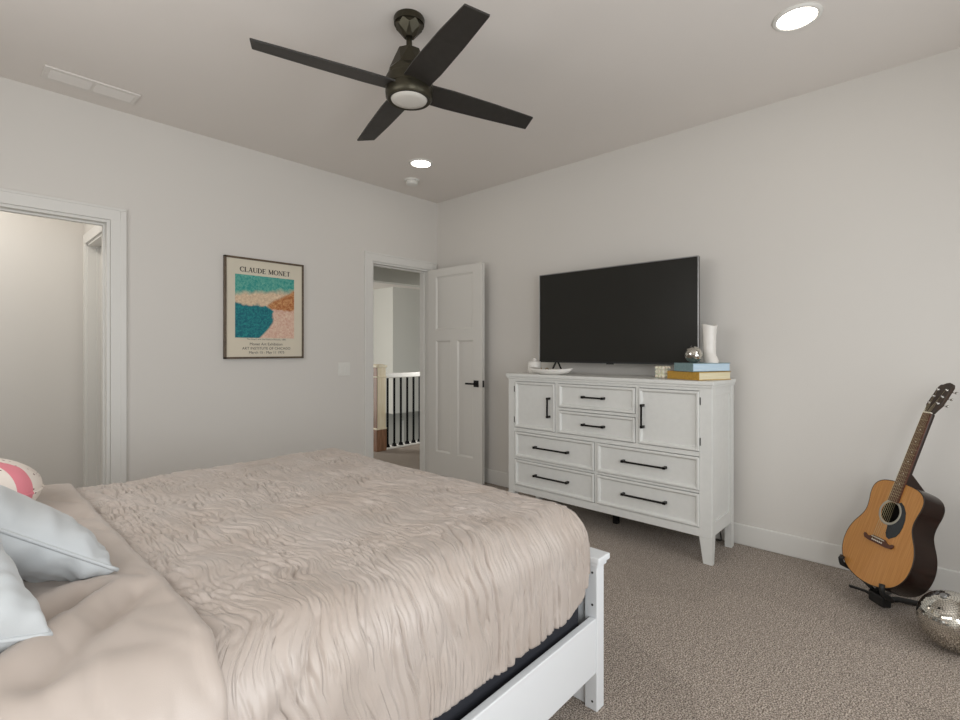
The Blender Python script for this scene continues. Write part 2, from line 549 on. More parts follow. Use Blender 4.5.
for z0, z1 in ((0.265, 0.285), (0.90, 0.915)):
    n_ = MB(); n_.box(NX0 - 0.012, NX1 + 0.012, NY0 - 0.012, NY1 + 0.012, z0, z1, 0.004); n_.build('collar', M_PALE, nw)
n_ = MB(); n_.box(NX0 - 0.015, NX1 + 0.015, NY0 - 0.015, NY1 + 0.015, 1.02, 1.05, 0.006)
n_.taper((NX0, NX1, NY0, NY1, 1.05), (NX0 + 0.03, NX1 - 0.03, NY0 + 0.03, NY1 - 0.03, 1.062)); n_.build('cap', M_PALE, nw)
n_ = MB(); n_.box(NX1, 6.6, 5.055, 5.125, 0.885, 0.945, 0.012); n_.build('handrail', M_TRIM, rail)
n_ = MB(); n_.box(NX1, 6.6, 5.05, 5.13, 0.0, 0.022, 0.004); n_.build('shoe_rail', M_TRIM, rail)
x = 3.775
k = 0
while x < 6.5 and k < 27:
    b_ = MB(); b_.box(x - 0.010, x + 0.010, 5.080, 5.100, 0.02, 0.89)
    b_.taper((x - 0.024, x + 0.024, 5.066, 5.114, 0.022), (x - 0.014, x + 0.014, 5.076, 5.104, 0.060))
    b_.build('baluster', M_IRON, rail)
    x += 0.104; k += 1
# lower level seen between the balusters
M_WHITEP = mat('white_lower', srgb(240, 240, 236), 0.5)
t6 = MB()
for xx in (8.0, 8.75):
    t6.box(xx, xx + 0.10, 11.17, 11.2, -2.8, -0.75)
t6.box(7.3, 7.95, 11.15, 11.2, -2.8, -1.15)
struct('trim_6', t6, M_WHITEP)

# ------------------------------------------------------------------ bed
BX0, BX1 = -0.64, 1.557
BY0, BY1 = 0.862, 2.475
bed = thing('bed', 'white painted wooden bed frame with capped posts holding the beige bedding', 'bed', (0.5, 1.67, 0))
PW = 0.048
post = MB()
post.box(BX1 - PW, BX1, BY0, BY0 + PW, 0, 0.50, 0.003)
pp = post.build('post', M_BEDW, bed)
cp = MB(); cp.box(BX1 - PW - 0.006, BX1 + 0.008, BY0 - 0.007, BY0 + PW + 0.008, 0.492, 0.508, 0.004)
cp.box(BX1 - PW - 0.012, BX1 + 0.018, BY0 - 0.014, BY0 + PW + 0.016, 0.507, 0.528, 0.004)
cp.build('post_cap', M_BEDW, pp)
for z in (0.47, 0.36, 0.03):
    d = MB(); d.tube([(BX1 - PW - 0.001, BY0 + 0.018, z), (BX1 - PW + 0.002, BY0 + 0.018, z)], 0.004)
    d.build('screw_hole', M_PULL, pp)
post = MB(); post.box(BX1 - PW, BX1, BY1 - PW, BY1, 0, 0.50, 0.003); pf = post.build('post', M_BEDW, bed)
cp = MB(); cp.box(BX1 - PW - 0.006, BX1 + 0.008, BY1 - PW - 0.008, BY1 + 0.007, 0.492, 0.508, 0.004)
cp.box(BX1 - PW - 0.012, BX1 + 0.018, BY1 - PW - 0.016, BY1 + 0.014, 0.507, 0.528, 0.004); cp.build('post_cap', M_BEDW, pf)
for y0, y1 in ((BY0 + PW, BY0 + PW + 0.075), (BY1 - PW - 0.075, BY1 - PW)):
    l_ = MB(); l_.box(BX1 - 0.034, BX1 - 0.010, y0, y1, 0, 0.474, 0.002); l_.build('leg', M_BEDW, bed)
fb = MB(); fb.box(BX1 - 0.030, BX1 - 0.012, BY0 + PW + 0.075, BY1 - PW - 0.075, 0.16, 0.475, 0.002)
fb.box(BX1 - 0.042, BX1 + 0.004, BY0 + PW, BY1 - PW, 0.474, 0.490, 0.004)
fb.build('footboard', M_BEDW, bed)
for y0 in (BY0 + 0.004, BY1 - 0.028):
    r_ = MB(); r_.box(BX0, BX1 - PW, y0, y0 + 0.024, 0.132, 0.318, 0.003); sr = r_.build('side_rail', M_BEDW, bed)
    if y0 < 1: sr.matrix_basis = Matrix.Translation((1.03, -0.79, 0)) @ Matrix.Rotation(radians(1.3), 4, 'Z') @ Matrix.Translation((-1.03, 0.79, 0))
hb = MB(); hb.box(BX0 - 0.03, BX0, BY0, BY1, 0.2, 1.10, 0.004); hb.box(BX0 - 0.05, BX0 + 0.01, BY0 - 0.02, BY1 + 0.02, 1.10, 1.14, 0.005)
hb.build('headboard', M_BEDW, bed)
for y in (BY0, BY1 - PW):
    l_ = MB(); l_.box(BX0 - 0.04, BX0 + 0.01, y, y + PW, 0, 0.25, 0.003); l_.build('leg', M_BEDW, bed)
sl = MB(); sl.box(BX0, BX1 - 0.05, BY0 + 0.03, BY1 - 0.03, 0.13, 0.16); sl.build('slat_deck', M_BEDW, bed)

tag(MB().box(BX0 + 0.02, 1.475, 0.905, 2.43, 0.162, 0.40, 0.02, seg=3).build('box_spring', M_BOXS, smooth=40),
    'dark charcoal box spring showing between the coverlet hem and white side rail', 'box spring')
tag(MB().box(BX0 + 0.02, 1.44, 0.935, 2.41, 0.402, 0.668, 0.05, seg=4).build('mattress', M_MATT, smooth=40),
    'thick mattress under the crinkled beige coverlet', 'mattress')

# fabrics
def fabric(name, col, col2, rough, sheen):
    m = mat(name, col, rough, spec=0.35, sheen=sheen)
    add_noise(m, 5, col2, bump=0.0, detail=4)
    n, l, b = nodes(m)
    tc = n.new('ShaderNodeTexCoord'); t = n.new('ShaderNodeTexNoise'); t.inputs['Scale'].default_value = 600
    l.new(tc.outputs['Object'], t.inputs['Vector'])
    bp = n.new('ShaderNodeBump'); bp.inputs['Strength'].default_value = 0.15; bp.inputs['Distance'].default_value = 0.001
    l.new(t.outputs['Fac'], bp.inputs['Height']); l.new(bp.outputs[0], b.inputs['Normal'])
    return m
M_COVER = fabric('coverlet_fabric', srgb(180, 167, 157), srgb(189, 178, 170), 0.38, 0.12)
def crease_bump(m):
    """fine gathered creases running along the cloth's length"""
    n, l, b = nodes(m)
    old = b.inputs['Normal'].links[0].from_socket
    uv = n.new('ShaderNodeUVMap'); uv.uv_map = 'cloth'
    def layer(sx, sy, k, off):
        mp = n.new('ShaderNodeMapping'); mp.inputs['Scale'].default_value = (sx, sy, 1); mp.inputs['Location'].default_value = (off, off * 0.7, off)
        l.new(uv.outputs[0], mp.inputs['Vector'])
        t = n.new('ShaderNodeTexNoise'); t.inputs['Scale'].default_value = 1.0; t.inputs['Detail'].default_value = 1.5; t.inputs['Distortion'].default_value = 0.25
        l.new(mp.outputs[0], t.inputs['Vector'])
        a = n.new('ShaderNodeMath'); a.operation = 'SUBTRACT'; a.inputs[1].default_value = 0.5; l.new(t.outputs['Fac'], a.inputs[0])
        c = n.new('ShaderNodeMath'); c.operation = 'ABSOLUTE'; l.new(a.outputs[0], c.inputs[0])
        d = n.new('ShaderNodeMath'); d.operation = 'MULTIPLY'; d.use_clamp = True; d.inputs[1].default_value = k; l.new(c.outputs[0], d.inputs[0])
        # creases come and go in patches
        t2 = n.new('ShaderNodeTexNoise'); t2.inputs['Scale'].default_value = 7.0 + off; t2.inputs['Detail'].default_value = 1.0
        l.new(uv.outputs[0], t2.inputs['Vector'])
        r = n.new('ShaderNodeMapRange'); r.inputs['From Min'].default_value = 0.42; r.inputs['From Max'].default_value = 0.58; l.new(t2.outputs['Fac'], r.inputs['Value'])
        e = n.new('ShaderNodeMath'); e.operation = 'SUBTRACT'; e.inputs[1].default_value = 1.0; l.new(d.outputs[0], e.inputs[0])
        f = n.new('ShaderNodeMath'); f.operation = 'MULTIPLY'; l.new(e.outputs[0], f.inputs[0]); l.new(r.outputs['Result'], f.inputs[1])
        return f.outputs[0]
    h = None
    for sx, sy, k, off, wgt in ((48, 4.5, 20, 0.0, 0.55), (26, 2.2, 34, 9.1, 1.0)):
        q = n.new('ShaderNodeMath'); q.operation = 'MULTIPLY_ADD'; q.inputs[1].default_value = wgt
        l.new(layer(sx, sy, k, off), q.inputs[0])
        if h is None: q.inputs[2].default_value = 0
        else: l.new(h, q.inputs[2])
        h = q.outputs[0]
    bp = n.new('ShaderNodeBump'); bp.inputs['Strength'].default_value = 0.7; bp.inputs['Distance'].default_value = 0.0032
    l.new(h, bp.inputs['Height']); l.new(old, bp.inputs['Normal']); l.new(bp.outputs[0], b.inputs['Normal'])
crease_bump(M_COVER)
M_DUVET = fabric('duvet_fabric', srgb(183, 170, 160), srgb(190, 178, 169), 0.38, 0.12)
M_PILLOW = fabric('pillow_fabric', srgb(184, 188, 190), srgb(189, 192, 193), 0.5, 0.2)

def drape(S, Tt, x1, y0, y1, r, Dx, Dn, Df, ztop, flare=0.0, trim=None):
    """flat cloth coordinates -> draped position, normal, drop length d, direction"""
    ex = np.maximum(0, S - x1); en = np.maximum(0, y0 - Tt); ef = np.maximum(0, Tt - y1)
    ey = np.maximum(en, ef); Dy = np.where(en > 0, Dn, Df); sg = np.where(en > 0, -1.0, 1.0)
    a, b = ex / Dx, ey / Dy
    dm = np.maximum(a, b)
    nn = np.hypot(ex, ey) + 1e-9
    nx, ny = ex / nn, sg * ey / nn
    nx, ny = np.sign(nx) * np.abs(nx) ** 0.62, np.sign(ny) * np.abs(ny) ** 0.62
    an, bn = a / (np.hypot(a, b) + 1e-9), b / (np.hypot(a, b) + 1e-9)
    D = dm * (Dx * an ** 2 + Dy * bn ** 2)
    if trim is not None: D = D * trim
    phi = np.minimum(D / r, pi / 2)
    ext = np.maximum(0, D - r * pi / 2)
    out = r * np.sin(phi) + flare * ext
    drop = r * (1 - np.cos(phi)) + ext
    P = np.stack([np.minimum(S, x1) + nx * out, np.clip(Tt, y0, y1) + ny * out, ztop - drop], -1)
    N = np.stack([nx * np.sin(phi), ny * np.sin(phi), np.cos(phi)], -1)
    N[D < 1e-6] = (0, 0, 1)
    return P, N, D, ext

# coverlet: crinkled, from the fold to the foot end
CX0, CX1, CY0, CY1, CR = 0.26, 1.402, 0.995, 2.400, 0.128
Dx, Dn, Df = 0.30, 0.405, 0.36
s = np.arange(CX0, CX1 + Dx + 0.001, 0.0021)
t = np.concatenate([np.arange(CY0 - Dn, CY0 + 0.3, 0.0055), np.arange(CY0 + 0.3, CY1 + Df, 0.0075)])
S, TT = np.meshgrid(s, t, indexing='ij')
P, N, D, ext = drape(S, TT, CX1, CY0, CY1, CR, Dx, Dn, Df, 0.705, 0.02, 1 - 0.16 * sst(1.28, 1.52, S))
drp = sst(0.0, 0.12, np.maximum(0, CY0 - TT))            # on the near drape
wx = 0.045 * pn(S * 4, TT * 4, 1) + 0.012 * pn(S * 12, TT * 12, 2)
wy = 0.06 * pn(S * 4, TT * 4, 3)
U = S + wx * (1 - 0.55 * drp) - ext * 0.42 * (1 - sst(0.35, 1.0, S)) * (TT < CY0) + 0.22 * (TT - 1.6) * (1 - drp) * 0.35
V = TT + wy
def crease(n, k):
    return np.clip(1 - np.abs(n) * k, 0, 1) ** 1.3
top = 1 - drp
patch = 0.55 + 0.45 * sst(-0.3, 0.4, pn(S * 4.5, TT * 4.5, 21))
h = np.zeros_like(S)
str1 = sst(-0.25, 0.45, pn(S * 7, TT * 4, 21)); str2 = sst(-0.25, 0.45, pn(S * 9, TT * 5, 23))
h += top * (-0.0066 * (0.25 + str1) * crease(pn(U * 34, V * 8.5, 4), 3.6) - 0.0045 * (0.25 + str2) * crease(pn(U * 58 + V * 4, V * 14, 5), 2.8)
            + 0.0035 * pn(U * 22, V * 8, 6) + 0.0016 * pn(U * 75, V * 24, 17))
h += drp * (-0.0100 * crease(pn(U * 20, V * 2.2, 7), 5.0) * (0.2 + 1.0 * str1)
            - 0.0060 * crease(pn(U * 36 + V * 3, V * 3.6, 8), 4.0) * (0.25 + 1.0 * str2) + 0.0045 * pn(U * 12, V * 1.6, 9))
h += 0.006 * pn(S * 5, TT * 5, 10) * top + 0.010 * drp * pn(S * 6 + 0.5 * TT, TT * 1.5, 12) * sst(0, 0.3, ext)
# bunched folds along the edge next to the duvet
edge = np.exp(-((S - 0.38) / 0.075) ** 2) * sst(0.95, 1.35, TT) 
h += edge * (0.010 * pn(U * 9 + V * 2, V * 13, 13) - 0.008 * crease(pn(U * 14, V * 17, 14), 1.8) + 0.006)
# small dips where the cloth is drawn diagonally over the near edge
h += sst(0.0, 0.1, D) * (1 - sst(0.2, 0.55, S - CX0)) * 0.018 * pn((S - TT * 0.7) * 10, TT * 2, 15)
# wavy hem
hem = np.exp(-((TT - (CY0 - Dn)) / 0.05) ** 2)
P[..., 2] += hem * 0.012 * pn(S * 9, TT * 0, 16)
P = P + N * h[..., None]
P[..., 0] = np.where(P[..., 0] > 1.49, 1.49 + 0.034 * np.tanh((P[..., 0] - 1.49) / 0.034), P[..., 0])
cov = grid_mesh('coverlet', P, M_COVER)
uvl = cov.data.uv_layers.new(name='cloth')
_li = np.empty(len(cov.data.loops), int); cov.data.loops.foreach_get('vertex_index', _li)
uvl.data.foreach_set('uv', np.stack([U, V], -1).reshape(-1, 2)[_li].reshape(-1))
tag(cov, 'crinkled beige coverlet spread over the foot of the bed', 'coverlet')
sd = cov.modifiers.new('thickness', 'SOLIDIFY'); sd.thickness = 0.004; sd.offset = -1

# duvet: smooth satin over the head half, its rounded edge lying over the coverlet
DX0, DX1 = -0.58, 0.308
s = np.arange(DX0, DX1 + 0.0001, 0.008)
s = np.concatenate([s, DX1 + np.linspace(0.004, 0.045, 8)])
t = np.arange(0.985 - 0.57, 2.395 + 0.33, 0.010)
S, TT = np.meshgrid(s, t, indexing='ij')
e = np.maximum(0, S - DX1)
rr = 0.028
P, N, D, ext = drape(np.minimum(S, DX1), TT, 5.0, 0.985, 2.395, 0.135, 1, 0.57, 0.33, 0.735, 0.03)
h = 0.010 * pn(S * 3.2, TT * 3.2, 31) + 0.004 * pn(S * 8, TT * 6, 32) + 0.0022 * pn(S * 20, TT * 9, 36) - 0.003 * crease(pn(S * 11 + TT * 3, TT * 4, 37), 4.0)
h += -0.006 * crease(pn((S + 0.5 * TT) * 5, (TT - 0.4 * S) * 2.2, 33), 3.0) * (S < DX1)
for (a, b, c, d_, dep) in ((-0.05, 1.02, 0.20, 1.30, 0.020), (0.10, 1.00, 0.27, 1.22, 0.012)):
    ux, uy = c - a, d_ - b; L2 = ux * ux + uy * uy
    q = np.clip(((S - a) * ux + (TT - b) * uy) / L2, 0, 1)
    dist = np.hypot(S - a - q * ux, TT - b - q * uy)
    h += -dep * np.exp(-(dist / 0.022) ** 2) + dep * 0.6 * np.exp(-((dist - 0.05) / 0.03) ** 2)
h *= 1 - sst(0, 0.02, e)
P = P + N * h[..., None]
# rolled edge toward the foot
ph = np.minimum(e / 0.045, 1) * pi * 0.75
shift = 0.010 * pn(TT * 2.2, S * 0, 34) + 0.004 * pn(TT * 9, S * 0, 35)
P[..., 0] += rr * np.sin(ph) * (e > 0) - e * 0 + shift * sst(DX1 - 0.3, DX1, S)
P = P - N * (rr * (1 - np.cos(ph)))[..., None]
lean = np.maximum(0, 0.985 - TT)
P[..., 0] += -0.012 * sst(0, 0.1, lean) * sst(DX1 - 0.5, DX1, S)
duv = grid_mesh('duvet', P, M_DUVET)
tag(duv, 'smooth beige satin duvet on the head half of the bed under the pillows', 'duvet')

def pillow(name, label, A, e1, e2, L1, L2, thick, m, pipe_m=None, group=None, seed=1, puck=0.012, pinch=0.10, rnd=0.0):
    """A: one corner; e1, e2: edge directions; plump cushion with pinched corners and a piped seam"""
    e1 = Vector(e1).normalized(); n = e1.cross(Vector(e2)).normalized()
    if n.z < 0: n = -n
    e2 = n.cross(e1).normalized()
    e2 = e2 if e2.y > 0 else -e2
    A = np.array(A); E1 = np.array(e1); E2 = np.array(e2); NN = np.array(n)
    c = A + E1 * L1 / 2 + E2 * L2 / 2
    root = thing(name, label, 'pillow', tuple(c - NN * thick / 2), group=group)
    k = 80
    g = np.sin(np.linspace(-pi / 2, pi / 2, k))
    a, b = np.meshgrid(g, g, indexing='ij')
    prof = (np.clip(1 - np.abs(a) ** 3.4, 0, 1) * np.clip(1 - np.abs(b) ** 3.4, 0, 1)) ** 0.46
    # edges bow inward between the corners
    xx = a * (1 - pinch * (1 - b * b) * np.abs(a) ** 3) * L1 / 2
    yy = b * (1 - pinch * (1 - a * a) * np.abs(b) ** 3) * L2 / 2
    xx = xx * np.sqrt(1 - rnd * b * b); yy = yy * np.sqrt(1 - rnd * a * a)
    for sgn, nm in ((1, 'front_cover'), (-1, 'back_cover')):
        rim = 1 - prof
        w_ = puck * (pn(xx * 34 + seed, yy * 7, seed) * np.abs(a) ** 2 * 0.4 + pn(xx * 7, yy * 36 + seed, seed + 1) * np.abs(a) ** 2 + pn(xx * 30, yy * 6, seed + 5) * np.abs(b) ** 2)
        w_ = w_ * np.clip(prof * 4, 0, 1) + 0.006 * pn(xx * 6, yy * 6, seed + 2) * prof
        Pp = c + xx[..., None] * E1 + yy[..., None] * E2 + (sgn * (prof * thick / 2) + w_)[..., None] * NN
        grid_mesh(nm, Pp if sgn > 0 else Pp[::-1], m, root)
    # piping round the seam
    line = []
    gl = np.linspace(-1, 1, 40)[:-1]
    for aa, bb in [(q, -1) for q in gl] + [(1, q) for q in gl] + [(-q, 1) for q in gl] + [(-1, -q) for q in gl]:
        X = aa * (1 - pinch * (1 - bb * bb) * abs(aa) ** 3) * L1 / 2
        Y = bb * (1 - pinch * (1 - aa * aa) * abs(bb) ** 3) * L2 / 2
        X *= math.sqrt(1 - rnd * bb * bb); Y *= math.sqrt(1 - rnd * aa * aa)
        line.append(tuple(c + X * E1 + Y * E2))
    MB().tube(line, 0.0045, 8, closed=True).build('piping', pipe_m or m, root)
    return root
pillow('pillow', 'pale blue grey pillow leaning at the back, its pointed corner farthest right', (0.262, 1.345, 0.742), (-0.80, 0.02, 0.585), (-0.05, 0.97, -0.20), 0.50, 0.66, 0.165, M_PILLOW, seed=3)
pillow('pillow', 'pale blue grey pillow nearest the camera, cut off by the left picture edge', (0.122, 1.10, 0.752), (-0.95, -0.2, 0.20), (-0.40, 0.85, 0.34), 0.50, 0.44, 0.22, M_PILLOW, seed=9)

# small patterned cushion behind
M_PINK = mat('patterned_fabric', srgb(236, 226, 214), 0.8)
def pink_nodes(m):
    n, l, b = nodes(m)
    tc = n.new('ShaderNodeTexCoord')
    sp = n.new('ShaderNodeSeparateXYZ'); l.new(tc.outputs['Object'], sp.inputs[0])
    # pink band across the cushion
    mp_ = n.new('ShaderNodeMath'); mp_.operation = 'MULTIPLY_ADD'; mp_.inputs[1].default_value = 0.55
    l.new(sp.outputs['Y'], mp_.inputs[0]); l.new(sp.outputs['X'], mp_.inputs[2])
    mt = n.new('ShaderNodeMath'); mt.operation = 'ADD'; mt.inputs[1].default_value = -0.085
    l.new(mp_.outputs[0], mt.inputs[0])
    ab = n.new('ShaderNodeMath'); ab.operation = 'ABSOLUTE'; l.new(mt.outputs[0], ab.inputs[0])
    lt = n.new('ShaderNodeMath'); lt.operation = 'LESS_THAN'; lt.inputs[1].default_value = 0.030; l.new(ab.outputs[0], lt.inputs[0])
    v = n.new('ShaderNodeTexVoronoi'); v.inputs['Scale'].default_value = 42; l.new(tc.outputs['Object'], v.inputs['Vector'])
    ld = n.new('ShaderNodeMath'); ld.operation = 'LESS_THAN'; ld.inputs[1].default_value = 0.16; l.new(v.outputs['Distance'], ld.inputs[0])
    m1 = n.new('ShaderNodeMix'); m1.data_type = 'RGBA'; m1.inputs['A'].default_value = srgb(240, 230, 220); m1.inputs['B'].default_value = srgb(120, 70, 70)
    l.new(ld.outputs[0], m1.inputs['Factor'])
    m2 = n.new('ShaderNodeMix'); m2.data_type = 'RGBA'; m2.inputs['B'].default_value = srgb(232, 140, 152)
    l.new(m1.outputs['Result'], m2.inputs['A']); l.new(lt.outputs[0], m2.inputs['Factor'])
    l.new(m2.outputs['Result'], b.inputs['Base Color'])
pink_nodes(M_PINK)
pillow('cushion', 'cream speckled cushion with a pink band behind the pale pillows', (0.222, 2.00, 0.782), (-1, 0.0, 0.12), (0, 1, 0), 0.42, 0.40, 0.17, M_PINK, seed=14, puck=0.002, pinch=0.0, rnd=0.42)

# ------------------------------------------------------------------ dresser
XF, XBK = 2.985, 3.388
YL, YRr = 2.475, 0.968
dr = thing('dresser', 'white dresser with two cupboard doors and six drawers under the television', 'dresser', (3.2, 1.72, 0))
def L(y0, y1):      # order a y pair
    return (min(y0, y1), max(y0, y1))
tp = MB()
tp.box(XF - 0.016, XBK + 0.003, YRr - 0.012, YL + 0.016, 1.028, 1.052, 0.004)
tp.box(XF - 0.008, XBK + 0.001, YRr - 0.006, YL + 0.008, 1.013, 1.0285, 0.004)
tp.build('top', M_DRESS, dr)
cs = MB()
cs.box(XF + 0.03, XBK, YRr + 0.012, YL - 0.012, 0.20, 1.014)                # carcass core
Y0, Y1 = YRr, YL
FR = 0.072                                                                  # stile width
def fr(y0, y1, z0, z1, inset=0.0): cs.box(XF + 0.002 + inset, XF + 0.032, y0, y1, z0, z1)
ya, yb = Y0 + FR - 0.004, Y1 - 0.056
fr(ya, yb, 0.996, 1.0135); fr(ya, yb, 0.152, 0.200); fr(ya, yb, 0.613, 0.640)
fr(1.414, 1.432, 0.640, 0.996, 0.001); fr(2.016, 2.042, 0.640, 0.996, 0.001); fr(1.708, 1.724, 0.200, 0.613, 0.001)
fr(1.432, 2.016, 0.806, 0.824, 0.0015)
fr(ya, 1.708, 0.400, 0.414, 0.0015); fr(1.724, yb, 0.400, 0.414, 0.0015)
cs.build('carcass', M_DRESS, dr)
ap = MB(); ap.box(XF + 0.001, XF + 0.029, Y0 + 0.05, Y1 - 0.05, 0.150, 0.190, 0.002); ap.build('apron', M_DRESS, dr)
# legs: square stiles to the top, tapering feet
def leg(x0, x1, y0, y1, ix, iy):
    m = MB(); m.box(x0, x1, y0, y1, 0.15, 1.014, 0.003)
    t_ = 0.022
    m.taper((x0 + (t_ if ix < 0 else 0), x1 - (t_ if ix > 0 else 0), y0 + (t_ if iy < 0 else 0), y1 - (t_ if iy > 0 else 0), 0.0), (x0, x1, y0, y1, 0.15))
    m.build('leg', M_DRESS, dr)
leg(XF, XF + 0.055, Y0, Y0 + FR, 1, 1); leg(XF, XF + 0.055, Y1 - 0.060, Y1, 1, -1)
leg(XBK - 0.050, XBK, Y0, Y0 + 0.04, 0, 0); leg(XBK - 0.050, XBK, Y1 - 0.04, Y1, 0, 0)
# side panels: frame with a recessed field
for y0, y1, yi in ((Y0 + 0.004, Y0 + 0.014, Y0 + 0.012), (Y1 - 0.014, Y1 - 0.004, Y1 - 0.02)):
    p = MB(); xa, xb = XF + 0.0545, XBK - 0.0545
    p.box(xa, xb, y0, y1, 0.155, 0.235, 0.002); p.box(xa, xb, y0, y1, 0.965, 1.013, 0.002)
    p.box(xa, xa + 0.012, y0 + 0.0005, y1, 0.234, 0.966); p.box(xb - 0.012, xb, y0 + 0.0005, y1, 0.234, 0.966)
    p.build('side_panel', M_DRESS, dr)
def front(name, y0, y1, z0, z1, handle):
    """inset front with a bead frame and a bar pull"""
    g = 0.004
    y0 += g; y1 -= g; z0 += g; z1 -= g
    f = MB(); f.box(XF + 0.010, XF + 0.028, y0, y1, z0, z1)
    # mitred bead round the field: outer lip, top, inner slope
    prof = ((0.0, 0.020), (0.0, -0.003), (0.003, -0.006), (0.013, -0.006), (0.024, 0.0095))
    rings = []
    for ins, px in prof:
        rings.append([f.bm.verts.new((XF + px, y, z)) for y, z in ((y0 + ins, z0 + ins), (y1 - ins, z0 + ins), (y1 - ins, z1 - ins), (y0 + ins, z1 - ins))])
    for a, b in zip(rings[:-1], rings[1:]):
        for k in range(4):
            q = (k + 1) % 4
            f.bm.faces.new((a[k], b[k], b[q], a[q]))
    o = f.build(name, M_DRESS, dr, recalc=False)
    (ha, hb_) = handle
    ha = Vector(ha); hb_ = Vector(hb_)
    h = MB(); xo = XF - 0.022
    a, b = Vector((xo, ha.x, ha.y)), Vector((xo, hb_.x, hb_.y))
    dv = (b - a).normalized()
    q = 0.0055
    if abs(dv.z) > 0.5: h.box(xo - q, xo + q, a.y - q, a.y + q, min(a.z, b.z), max(a.z, b.z), 0.0015)
    else: h.box(xo - q, xo + q, min(a.y, b.y), max(a.y, b.y), a.z - q, a.z + q, 0.0015)
    for e_, sg in ((a, 1), (b, -1)):
        c = e_ + dv * sg * 0.008
        h.box(xo - q, XF + 0.011, c.y - 0.008, c.y + 0.008, c.z - 0.008, c.z + 0.008, 0.0015)
    ho = h.build('handle', M_PULL, o)
    return o
ld = front('door', 2.042, 2.414, 0.640, 0.996, ((2.096, 0.741), (2.096, 0.889)))
rd = front('door', 1.036, 1.414, 0.640, 0.996, ((1.383, 0.743), (1.383, 0.893)))
front('drawer', 1.432, 2.016, 0.824, 0.996, ((1.649, 0.910), (1.816, 0.910)))
front('drawer', 1.432, 2.016, 0.640, 0.806, ((1.649, 0.721), (1.816, 0.721)))
front('drawer', 1.724, 2.414, 0.414, 0.613, ((1.929, 0.512), (2.225, 0.512)))
front('drawer', 1.724, 2.414, 0.200, 0.400, ((1.929, 0.302), (2.225, 0.302)))
front('drawer', 1.036, 1.708, 0.414, 0.613, ((1.232, 0.517), (1.522, 0.517)))
front('drawer', 1.036, 1.708, 0.200, 0.400, ((1.232, 0.305), (1.522, 0.305)))
for o_, y in ((ld, 2.4165), (rd, 1.034)):
    for z in (0.70, 0.935):
        h = MB(); h.tube([(XF - 0.001, y, z - 0.022), (XF - 0.001, y, z + 0.022)], 0.0028); h.build('hinge', M_PULL, o_)
m = MB(); m.box(3.24, 3.275, 1.69, 1.725, 0.0, 0.20); m.build('center_support', M_BLACK, dr)

# cord hanging behind the dresser
M_CORD = mat('cord_rubber', srgb(30, 30, 32), 0.5)
for nm, lab, pts in (('power_cord', 'black power cord hanging behind the right rear dresser leg', [(3.428, 1.10, 0.62), (3.428, 1.09, 0.3), (3.42, 1.07, 0.14), (3.395, 1.045, 0.012), (3.385, 1.10, 0.006)]),):
    curve = []
    for i in range(len(pts) - 1):
        for q in np.linspace(0, 1, 8, endpoint=False):
            curve.append(tuple(np.array(pts[i]) * (1 - q) + np.array(pts[i + 1]) * q))
    curve.append(pts[-1])
    tag(MB().tube(curve, 0.004, 8).build(nm, M_CORD), lab, 'cord')

# ------------------------------------------------------------------ television
TX, TY0, TY1, TZ0, TZ1 = 3.250, 1.137, 2.372, 1.137, 1.829
tv = thing('television', 'large black flat screen television standing on the white dresser', 'television', (TX, 1.727, 1.052))
M_TVB = mat('tv_housing', srgb(26, 26, 28), 0.45)
M_SCR = mat('tv_screen', srgb(45, 44, 41), 0.3, spec=0.12)
M_BEZ = mat('tv_bezel', srgb(150, 150, 150), 0.3, 0.8)
m = MB(); m.box(TX + 0.003, TX + 0.028, TY0, TY1, TZ0, TZ1, 0.003); m.box(TX + 0.026, TX + 0.06, TY0 + 0.12, TY1 - 0.12, TZ0 + 0.02, TZ1 - 0.20, 0.012); m.build('housing', M_TVB, tv)
m = MB(); bz = 0.0045
for a in ((TY0 - 0.002, TY0 + bz, TZ0, TZ1), (TY1 - bz, TY1 + 0.002, TZ0, TZ1), (TY0, TY1, TZ1 - bz, TZ1 + 0.002)):
    m.box(TX - 0.003, TX + 0.012, a[0], a[1], a[2], a[3], 0.001)
m.build('bezel', M_BEZ, tv)
m = MB(); m.box(TX - 0.003, TX + 0.012, TY0, TY1, TZ0 - 0.001, TZ0 + 0.012, 0.001); m.box(TX - 0.002, TX + 0.01, 1.727, 1.782, TZ0 - 0.008, TZ0, 0.001); m.build('lower_bezel', M_TVB, tv)
m = MB(); m.box(TX - 0.001, TX + 0.006, TY0 + bz, TY1 - bz, TZ0 + 0.01, TZ1 - bz); m.build('screen', M_SCR, tv)
for y in (1.262, 2.215):
    m = MB()
    for dx in (-0.09, 0.085):
        m.tube([(TX + 0.014, y, TZ0 + 0.02), (TX + 0.014 + dx * 0.35, y, TZ0 - 0.018), (TX + 0.014 + dx * 0.85, y, 1.062), (TX + 0.014 + dx, y, 1.058)], 0.007, 8)
    m.build('foot', M_BLACK, tv)

